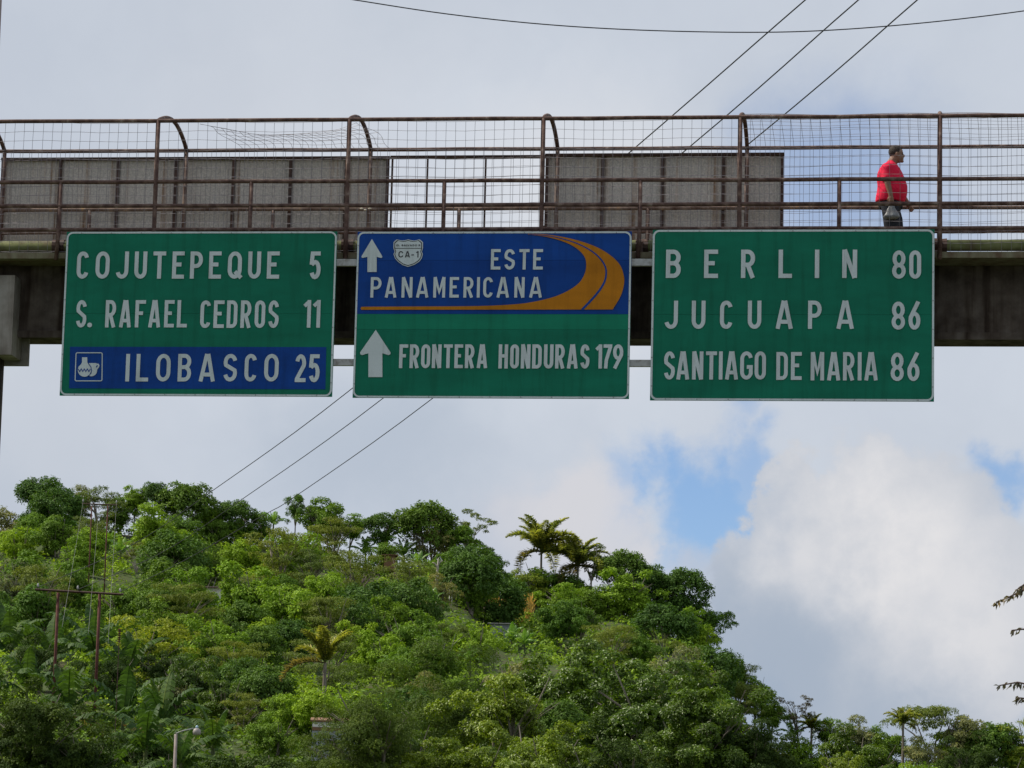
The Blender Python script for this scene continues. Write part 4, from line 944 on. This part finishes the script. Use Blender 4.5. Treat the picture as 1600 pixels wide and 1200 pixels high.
for u, v, h_, lab in ((20,950,90,'dark banana plant at the left edge with one upright leaf'),(85,965,85,'dark banana plant under the left leg of the near power frame'),(150,950,100,'dark banana plant with two tall upright leaves'),(205,985,85,'dark banana plant right of the tall upright leaves'),(45,1010,90,'dark banana plant above the lower left corner tree'),(110,1040,95,'dark banana plant with a brown-tipped arching leaf'),(195,1050,100,'dark banana plant in the middle of the near clump'),(255,1060,95,'dark banana plant with a long ribbed leaf at the clump right'),(230,1105,90,'dark banana plant above the vine-covered bush'),(335,1110,80,'dark banana plant spreading leaves behind the street lamp'),(285,1140,80,'dark banana plant just beside the street lamp head')):
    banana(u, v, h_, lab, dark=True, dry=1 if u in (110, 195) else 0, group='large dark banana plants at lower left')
# ------------------------------------------------------------------ filler trees over the hillside
fr_ = random.Random(21); fill = []
DESC = {'mango':'dark round trees','leafy':'mid-green leafy trees','bright':'bright green trees','feathery':'olive feathery trees','greyish':'grey-green trees','shrub':'bright bushes','darkshrub':'dark bushes','yellowish':'yellow-green trees','fg_glossy':'glossy near trees','fg_deep':'dark near trees','fg_bright':'bright-tipped near trees'}
def zone(u): return 'at the far left' if u < 95 else 'below the left sign\'s left half' if u < 310 else 'below the left sign\'s right half' if u < 540 else 'below the middle sign\'s left half' if u < 770 else 'below the middle sign\'s right half' if u < 1000 else 'below the right sign' if u < 1250 else 'in the right-hand tree line'
v = 0
for row in range(20):
    off = row*22 + 16
    u = -30 + (row % 2)*38
    while u < 1640:
        uu = u + fr_.uniform(-16,16); vt = crest(uu) + off*(1 if uu < 1150 else .5) + fr_.uniform(-10,10); lim = 1235
        u += 60
        if vt > lim or (uu > 1240 and row % 3): continue
        sp = fr_.choices(['mango','leafy','bright','feathery','greyish','darkshrub','shrub','yellowish'], [26,26,18,12,6,8,5,1])[0]
        w_ = fr_.uniform(70,112)*(.75 if sp in ('shrub','darkshrub') else 1)
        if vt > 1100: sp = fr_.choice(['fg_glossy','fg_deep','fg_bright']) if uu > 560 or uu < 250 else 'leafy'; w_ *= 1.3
        bad = False
        for (a_, b_, c2, pr) in ALLT:
            if (pr and abs(a_-uu) < c2*.35+w_*.35 and -14 < vt-b_ < c2*.62) or (not pr and abs(a_-uu) < c2*.24 and abs(vt-b_) < 15): bad = True; break
        for (a0, a1, b0, b1) in ((480,545,1060,1150),(755,835,905,990),(697,711,905,945),(945,985,895,965),(312,345,895,940),(136,176,780,800),(50,200,898,935),(260,330,1080,1200),(885,925,950,985),(700,705,0,0)):
            if a0-w_*.42 < uu < a1+w_*.42 and b0-8 < vt < b1: bad = True; break
        if bad: continue
        fill.append((uu, vt, w_, sp)); ALLT.append((uu, vt, 60, 0))
cells = {}
for f in fill:
    band = f[1]-crest(f[0]); bn = 'just under the crest' if band < 70 else 'on the upper slope' if band < 170 else 'mid-slope' if band < 280 else 'low on the hill'
    if f[0] > 1250: bn = 'standing'
    cells.setdefault((f[3], bn, zone(f[0])), []).append(f)
ORD = ['leftmost'] + [x+' from left,' for x in 'second third fourth fifth sixth seventh eighth ninth tenth eleventh twelfth thirteenth fourteenth fifteenth'.split()]
for (sp, bn, zn), fs_ in sorted(cells.items()):
    fs_.sort(); assert True
    if len(fs_) > 15: print('BIG CELL', sp, bn, zn, len(fs_))
    for i, (uu, vt, w_, _s) in enumerate(fs_):
        lab = f'{"" if len(fs_) == 1 else ORD[min(i,14)]+" "}{DESC[sp][:-2] if DESC[sp].endswith("bushes") else DESC[sp][:-1]} {bn} {zn}'
        bush = sp in ('shrub','darkshrub')
        tree(uu, vt, w_, sp, lab, name='bush' if bush else 'broadleaf_tree', cat='bush' if bush else 'tree', group='trees covering the hillside')
# ground cover between the trees: low thicket in clumps
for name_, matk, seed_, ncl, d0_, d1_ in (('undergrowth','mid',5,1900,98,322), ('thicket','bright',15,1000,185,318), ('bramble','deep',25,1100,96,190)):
    R = np.random.RandomState(seed_); P = []; Nn = []
    for _ in range(ncl):
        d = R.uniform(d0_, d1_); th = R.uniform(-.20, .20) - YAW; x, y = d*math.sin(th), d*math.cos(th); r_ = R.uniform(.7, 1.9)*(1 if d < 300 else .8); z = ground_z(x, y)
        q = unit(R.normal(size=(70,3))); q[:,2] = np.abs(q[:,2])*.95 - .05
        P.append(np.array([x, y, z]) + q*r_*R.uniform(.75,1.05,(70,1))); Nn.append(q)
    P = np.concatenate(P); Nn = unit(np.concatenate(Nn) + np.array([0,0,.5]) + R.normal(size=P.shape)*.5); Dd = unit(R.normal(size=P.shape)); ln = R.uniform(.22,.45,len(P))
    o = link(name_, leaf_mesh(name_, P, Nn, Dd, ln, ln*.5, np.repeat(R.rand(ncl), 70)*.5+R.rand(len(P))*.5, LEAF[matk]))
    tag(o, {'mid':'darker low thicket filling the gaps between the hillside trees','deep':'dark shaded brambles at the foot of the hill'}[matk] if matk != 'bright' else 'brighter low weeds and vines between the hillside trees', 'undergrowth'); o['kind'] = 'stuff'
# dry corn
P = []; Dd = []; R = np.random.RandomState(6)
dc = find_d(785, 948, 1.4)-3
for _ in range(2600):
    u_ = R.uniform(752, 832); d = dc + R.uniform(-4, 3); p = at(u_, 960, d); gz = ground_z(p.x, p.y); P.append((p.x, p.y, gz + R.uniform(.0,2.0))); Dd.append((R.normal()*.4, R.normal()*.4, 1.))
P = np.array(P); Dd = unit(np.array(Dd)); Nn = unit(np.cross(Dd, R.normal(size=P.shape)))
o = link('corn', leaf_mesh('corn', P, Nn, Dd, R.uniform(.35,.8,len(P)), .07, R.rand(len(P)), LEAF['corn'])); tag(o, 'patch of dry brown corn on the shoulder of the hill', 'corn'); o['kind'] = 'stuff'
# ------------------------------------------------------------------ small things on the hill
MAT['whitepost'] = material('white_painted_post', (.7,.7,.68), .7); MAT['tin'] = material('corrugated_tin_roof', (.42,.40,.37), .55, .4, build=noisy(5, [(.3,(.25,.19,.15)),(.6,(.45,.43,.41))], .3))
MAT['wall'] = material('grey_block_wall', (.3,.32,.36), .9, build=noisy(6, [(.3,(.24,.26,.29)),(.7,(.36,.38,.42))], .3)); MAT['brown'] = material('brown_wood', (.2,.11,.06), .8); MAT['whitewall'] = material('whitewashed_wall', (.7,.68,.62), .85); MAT['glassdark'] = material('dark_opening', (.02,.02,.02), .4)
def post(u, vt, vb, label, mat='whitepost', r=.06, d=None, name='fence_post', cat='post', group=None):
    d = d or find_d(u, vt, (vb-vt)*290/F_PX)-1; a_, b_ = at(u, vt, d), at(u, vb, d); gz = ground_z(a_.x, a_.y)
    mb = MB(); mb.tube([(0,0,-.6),(0,0,a_.z-b_.z)], r, 8); o = mb.build(name, MAT[mat], None, True); o.location = b_; return tag(o, label, cat, group)
post(702.5,921,942,'left of the twin white posts by the corn patch'); post(706,922,943,'right of the twin white posts by the corn patch')
post(956.5,924,946,'shorter white post below the right crest clump'); post(970.5,928,962,'taller white post below the right crest clump')
for i, (u_, a_, b_, lb) in enumerate(((728,918,944,'thin grey fence post left of the corn patch'),(752,916,938,'thin grey fence post at the corn patch edge'),(803,930,958,'thin grey fence post right of the corn patch'),(775,922,944,'thin grey fence post in the middle of the corn patch'))): post(u_, a_, b_, lb, 'palebark', .05)
# bare pale snag
d = find_d(683, 872, 4); root = thing('dead_tree', 'bare pale forked dead tree below the largest round tree', 'dead tree', at(683, 915, d)); L0 = Vector(root.location)
mb = MB(); pts = [at(u_, v_, d)-L0 for u_, v_ in ((681,925),(683,900),(684,885),(685,872))]; mb.tube(pts, [.16,.13,.10,.04], 7); mb.build('trunk', MAT['palebark'], root, True)
for q in (((684,888),(679,880),(675,879)), ((684,884),(688,878),(692,876))):
    mb = MB(); mb.tube([at(a_, b_, d)-L0 for a_, b_ in q], [.08,.05,.03], 6); mb.build('branch', MAT['palebark'], root, True)
def hut(name, u0, u1, vt, vb, d, label, wallm, roofm, window=False, depth=3.5, flat=False, overhang=.25):
    a_, b_ = at(u0, vb, d), at(u1, vb, d); c = (a_+b_)/2; top = at((u0+u1)/2, vt, d).z; wdt = (b_-a_).length
    gz = a_.z-.8; root = thing(name, label, 'house', (c.x, c.y, gz), -math.atan2(c.x, c.y)); h_ = top-gz
    rh = (top-a_.z)*.28
    mb = MB(); mb.box(-wdt/2, wdt/2, 0, depth, 0, h_-rh); mb.build('wall', wallm, root)
    mb = MB(); o_ = overhang; mb.add([(-wdt/2-o_,-o_,h_-rh+.01),(wdt/2+o_,-o_,h_-rh+.01),(wdt/2+o_,depth+o_,h_),(-wdt/2-o_,depth+o_,h_),(-wdt/2-o_,-o_,h_-rh+.08),(wdt/2+o_,-o_,h_-rh+.08),(wdt/2+o_,depth+o_,h_+.08),(-wdt/2-o_,depth+o_,h_+.08)], [(0,3,2,1),(4,5,6,7),(0,1,5,4),(1,2,6,5),(2,3,7,6),(3,0,4,7)]); mb.build('roof', roofm, root)
    if window:
        mb = MB(); mb.box(-wdt*.45, -wdt*.1, -.02, -.002, h_-rh-.9, h_-rh-.35); mb.build('window', MAT['glassdark'], root)
    return root, wdt, h_, rh
d = find_d(515,1120,3.5)-2
r_, wdt, h_, rh = hut('house', 487, 560, 1117, 1158, d, 'grey block building half hidden behind the foreground olive trees', MAT['wall'], MAT['brown'], overhang=.08)
mb = MB(); mb.box(-wdt/2, wdt/2, -.05, -.003, h_-rh-.35, h_-rh-.22); mb.build('lintel', MAT['brown'], r_)
mb = MB(); mb.box(-wdt/2, wdt/2, -.02, -.003, h_-rh-.78, h_-rh-.74); mb.build('wall_band', MAT['darksteel'], r_)
mb = MB(); mb.box(-wdt/2+.02, wdt/2-.5, -.012, -.003, h_-rh-.20, h_-rh-.02); mb.build('pale_beam', MAT['orange'] if False else MAT['whitewall'], r_)  # pale whitewashed strip along the top of the front wall
hut('house', 766, 800, 970, 988, find_d(785,975,2), 'small hut with pale tin roof below the dry corn patch', MAT['wall'], MAT['tin'])
r_, wdt, h_, rh = hut('house', 322, 345, 911, 940, find_d(330,915,2), 'small white house with dark roof peeping out below the left sign', MAT['whitewall'], MAT['darksteel'], True)
hut('house', 600, 618, 864, 878, find_d(610,868,2), 'brown hut barely showing under the crest banana clump', MAT['brown'], MAT['brown'])
# street lamp
d = 88; b_ = at(274, 1200, d); gz = ground_z(b_.x, b_.y); root = thing('street_lamp', 'street lamp with grey dome head on a short arm at lower left', 'street lamp', (b_.x, b_.y, gz))
L0 = Vector(root.location); q = lambda u_, v_: at(u_, v_, d)-L0
mb = MB(); p = q(275,1147); mb.tube([(p.x,p.y,0),(p.x,p.y,p.z*.5),p], [.06,.05,.042], 10); mb.build('pole', MAT['pole'], root, True)
mb = MB(); mb.tube([q(275,1146), q(285,1142), q(303,1138)], .015, 8); mb.build('arm', MAT['support'], root, True)
c = q(307.5,1143); mb = MB(); rr = 6.5*d/F_PX
mb.tube([c+Vector((0,0,-rr*.85)), c+Vector((0,0,-rr*.7)), c+Vector((0,0,-.0)), c+Vector((0,0,rr*.6)), c+Vector((0,0,rr*.8))], [rr*.55,rr*.95,rr,rr*.75,rr*.3], 16); mb.build('lamp_shade', material('dull_lamp_shade', (.30,.27,.25), .5), root, True)
mb = MB(); mb.tube([c+Vector((0,0,rr*.75)), c+Vector((0,0,rr*1.2)), c+Vector((0,0,rr*1.45))], [rr*.32,rr*.35,rr*.15], 10); mb.build('photocell', material('bluish_metal_cap', (.35,.5,.62), .35, .5), root, True)
# power frames
def frame(ul, ur, vt, vb, d, arm, label, rp=.10):
    a_, b_ = at(ul, vt, d), at(ur, vt, d); root = thing('power_pole_frame', label, 'power pole', (a_.x, a_.y, ground_z(a_.x, a_.y)), 0, 'two-legged power pole frames'); L0 = Vector(root.location)
    for u_ in (ul, ur):
        p = at(u_, vt, d)-L0; g_ = ground_z((p+L0).x, (p+L0).y)-L0.z; mb = MB(); mb.tube([(p.x,p.y,g_-.3),(p.x,p.y,p.z)], rp, 8); mb.build('leg', MAT['rustred'], root, True)
    (u0, v0), (u1, v1) = arm; p, q_ = at(u0,v0,d)-L0, at(u1,v1,d)-L0; mb = MB()
    n_ = (q_-p).normalized(); sd = Vector((-n_.y, n_.x, 0)).normalized()*.08
    for s_ in (-1.6, 1.6): mb.tube([p+sd*s_, q_+sd*s_], rp*.65, 4)
    mb.build('crossarm', MAT['darksteel'], root); ins = []
    for t in (.03, .48, .96):
        c = p.lerp(q_, t)+Vector((0,0,.13)); mb = MB(); mb.tube([c, c+Vector((0,0,.08)), c+Vector((0,0,.16)), c+Vector((0,0,.22))], [.035,.065,.05,.02], 8); mb.build('insulator', MAT['support'], root, True); ins.append(c+L0)
    return ins
MAT['rustred'] = material('rust_red_pole', (.10,.04,.035), .8, .15, build=noisy(5, [(.3,(.06,.022,.018)),(.7,(.13,.055,.045))], .2))
dn = 182; i1 = frame(91, 156, 926, 1000, dn, ((55,921),(193,929)), 'near rust-red power frame with a long crossarm at the left, above the bananas', .085)
df = find_d(155, 775, 9); i2 = frame(143.5, 168.5, 790, 850, df, ((128,787),(184,789)), 'far rust-red power frame on the slope under the left crest', .05)
# overhead wires
def wire(pts, r, label, group, mat='cable'):
    pts = [Vector(p) for p in pts]; sm = [Vector(q_) for q_ in smooth([tuple(p) for p in pts], 6)]
    mb = MB(); L0 = sm[0]; mb.tube([p-L0 for p in sm], r, 5); o = mb.build('overhead_wire', MAT[mat], None, True); o.location = L0; return tag(o, label, 'wire', group)
def sight(pts, d0, d1, end=None):
    u0, u1 = pts[0][0], pts[-1][0]; o = []
    for u_, v_ in pts:
        t = (u_-u0)/(u1-u0); o.append(at(u_, v_, 1/((1-t)/d0 + t/d1)))
    if end is not None: o.append(end)
    return o
G = 'power wires crossing behind the footbridge down to the near power frame'
wire(sight([(1500,-205),(1258,0),(985,237),(550,607),(330,768),(200,855)], 62, 150, i1[0]), .016, 'leftmost of the three slanting power wires over the hill', G)
wire(sight([(1585,-205),(1341,0),(1066,239),(600,621),(384,776),(250,865)], 62, 155, i1[1]), .016, 'middle one of the three slanting power wires over the hill', G)
wire(sight([(1670,-205),(1433,0),(1172,223),(675,623),(462,775),(410,806),(280,880)], 62, 158, i1[2]), .016, 'rightmost of the three slanting power wires over the hill', G)
G = 'pale wires running down from the far power frame'
for a_, b_, lb in zip(i1, i2, ('leftmost', 'middle', 'rightmost')): 
    e_ = at(*{'leftmost':(97,980),'middle':(138,990),'rightmost':(169,1005)}[lb], 160); wire([e_, e_.lerp(b_,.5)-Vector((0,0,.12)), b_], .007, f'{lb} pale wire running down from the far power frame', G, 'conductor')
wire([at(u_, v_, 36) for u_, v_ in ((420,-22),(555,0),(700,22),(850,38),(1000,47),(1170,50.5),(1300,47),(1450,35),(1600,17),(1760,-8))], .0068, 'thin cable sagging across the top of the sky', None)
# insulator stack among bananas
d = 150; p = at(186, 982, d); root = thing('insulator_post', 'brown stacked insulator standing behind the dark bananas', 'insulator', at(186, 1003, d)); h_ = p.z-root.location.z
for k_ in range(7): mb = MB(); z_ = h_*k_/7; mb.tube([(0,0,z_),(0,0,z_+h_*.05),(0,0,z_+h_*.10)], [.04,.085,.04], 10); mb.build('disc', MAT['rustred'], root, True)
mb = MB(); gz = ground_z(p.x, p.y)-root.location.z; mb.tube([(0,0,gz),(0,0,h_)], .018, 6); mb.build('rod', MAT['darksteel'], root)
# concrete pole at the left edge
p = onY(1.2, 60, D+2.9); q_ = onY(1.2, 1100, D+2.9)
mb = MB(); mb.tube([(0,0,0),(0,0,9),(0,0,19)], [.17,.13,.10], 12); o = mb.build('utility_pole', MAT['pole'], None, True); o.location = (onY(2, 0, D+2.9).x-.10, D+2.9, -.1); tag(o, 'concrete utility pole cut by the left edge, beside the bridge pier', 'pole')
# near tree whose twig tips enter at the right
MAT['twig'] = material('thin_brown_twig', (.10,.07,.06), .8)
d = 40; base = at(1800, 1000, d); root = thing('broadleaf_tree', 'nearby tree of which only dark drooping twig tips reach in at the right edge', 'tree', (base.x, base.y, 0))
L0 = Vector(root.location); mb = MB(); mb.tube([(0,0,-.1),(.05,0,1.5),(-.1,0,3.2),(0,.1,5.0)], [.16,.13,.10,.05], 10); mb.build('trunk', MAT['bark'], root, True)
R = np.random.RandomState(9)
BR = [[(1720,880),(1650,893),(1615,908),(1597,922),(1575,934),(1556,941)], [(1700,860),(1640,885),(1602,912),(1588,922)], [(1720,1010),(1650,990),(1610,982),(1581,985)], [(1730,1100),(1660,1085),(1612,1071),(1590,1066),(1562,1071)], [(1725,1130),(1650,1108),(1605,1092),(1590,1090)], [(1760,1150),(1700,1160),(1640,1175),(1615,1180)], [(1740,820),(1680,800),(1640,815),(1618,830)]]
for br in BR:
    pts = [at(u_, v_, d + .3*math.sin(u_)) - L0 for u_, v_ in br]; st = Vector((0,.05,max(2.2, pts[0].z-1.2)))
    mb = MB(); mb.tube([st] + pts, [.05] + [.018*(1-.75*i/len(pts)) for i in range(len(pts))], 6); mb.build('limb', MAT['twig'], root, True)
    P=[]; Dd=[]
    ps = smooth([tuple(x) for x in pts], 6)
    for i_, a_ in enumerate(ps):
        if i_ < len(ps)*.3 and i_ % 2: continue
        for _ in range(2): P.append(np.array(a_)+R.normal(size=3)*.008); Dd.append(np.array([-.5+R.normal()*.5, R.normal()*.4, -1.0+.3*R.normal()]))
    P = np.array(P); Dd = unit(np.array(Dd)); Nn = unit(np.cross(Dd, R.normal(size=P.shape))+np.array([0,-.3,.3]))
    me = leaf_mesh('leaf_cluster', P, Nn, Dd, R.uniform(.06,.11,len(P)), .032, R.rand(len(P)), LEAF['dry'] if False else LEAF['purple']); o = link('leaf_cluster', me, root); o['kind'] = 'stuff'
# litter caught on the rail
mb = MB()
for u_, v_ in ((565,326),(571,328),(578,326)):
    p = onY(u_, v_, D+W-.03); ell(mb, (p.x, p.y, p.z), (.03,.015,.014), 8, 6)
o = mb.build('litter', material('pale_litter', (.6,.55,.45), .8)); tag(o, 'pale scrap of litter caught on the far rail left of the open frame', 'litter')
print('objects', len(bpy.data.objects), 'filler', len(fill), 'tris', sum(len(m_.polygons) for m_ in bpy.data.meshes))
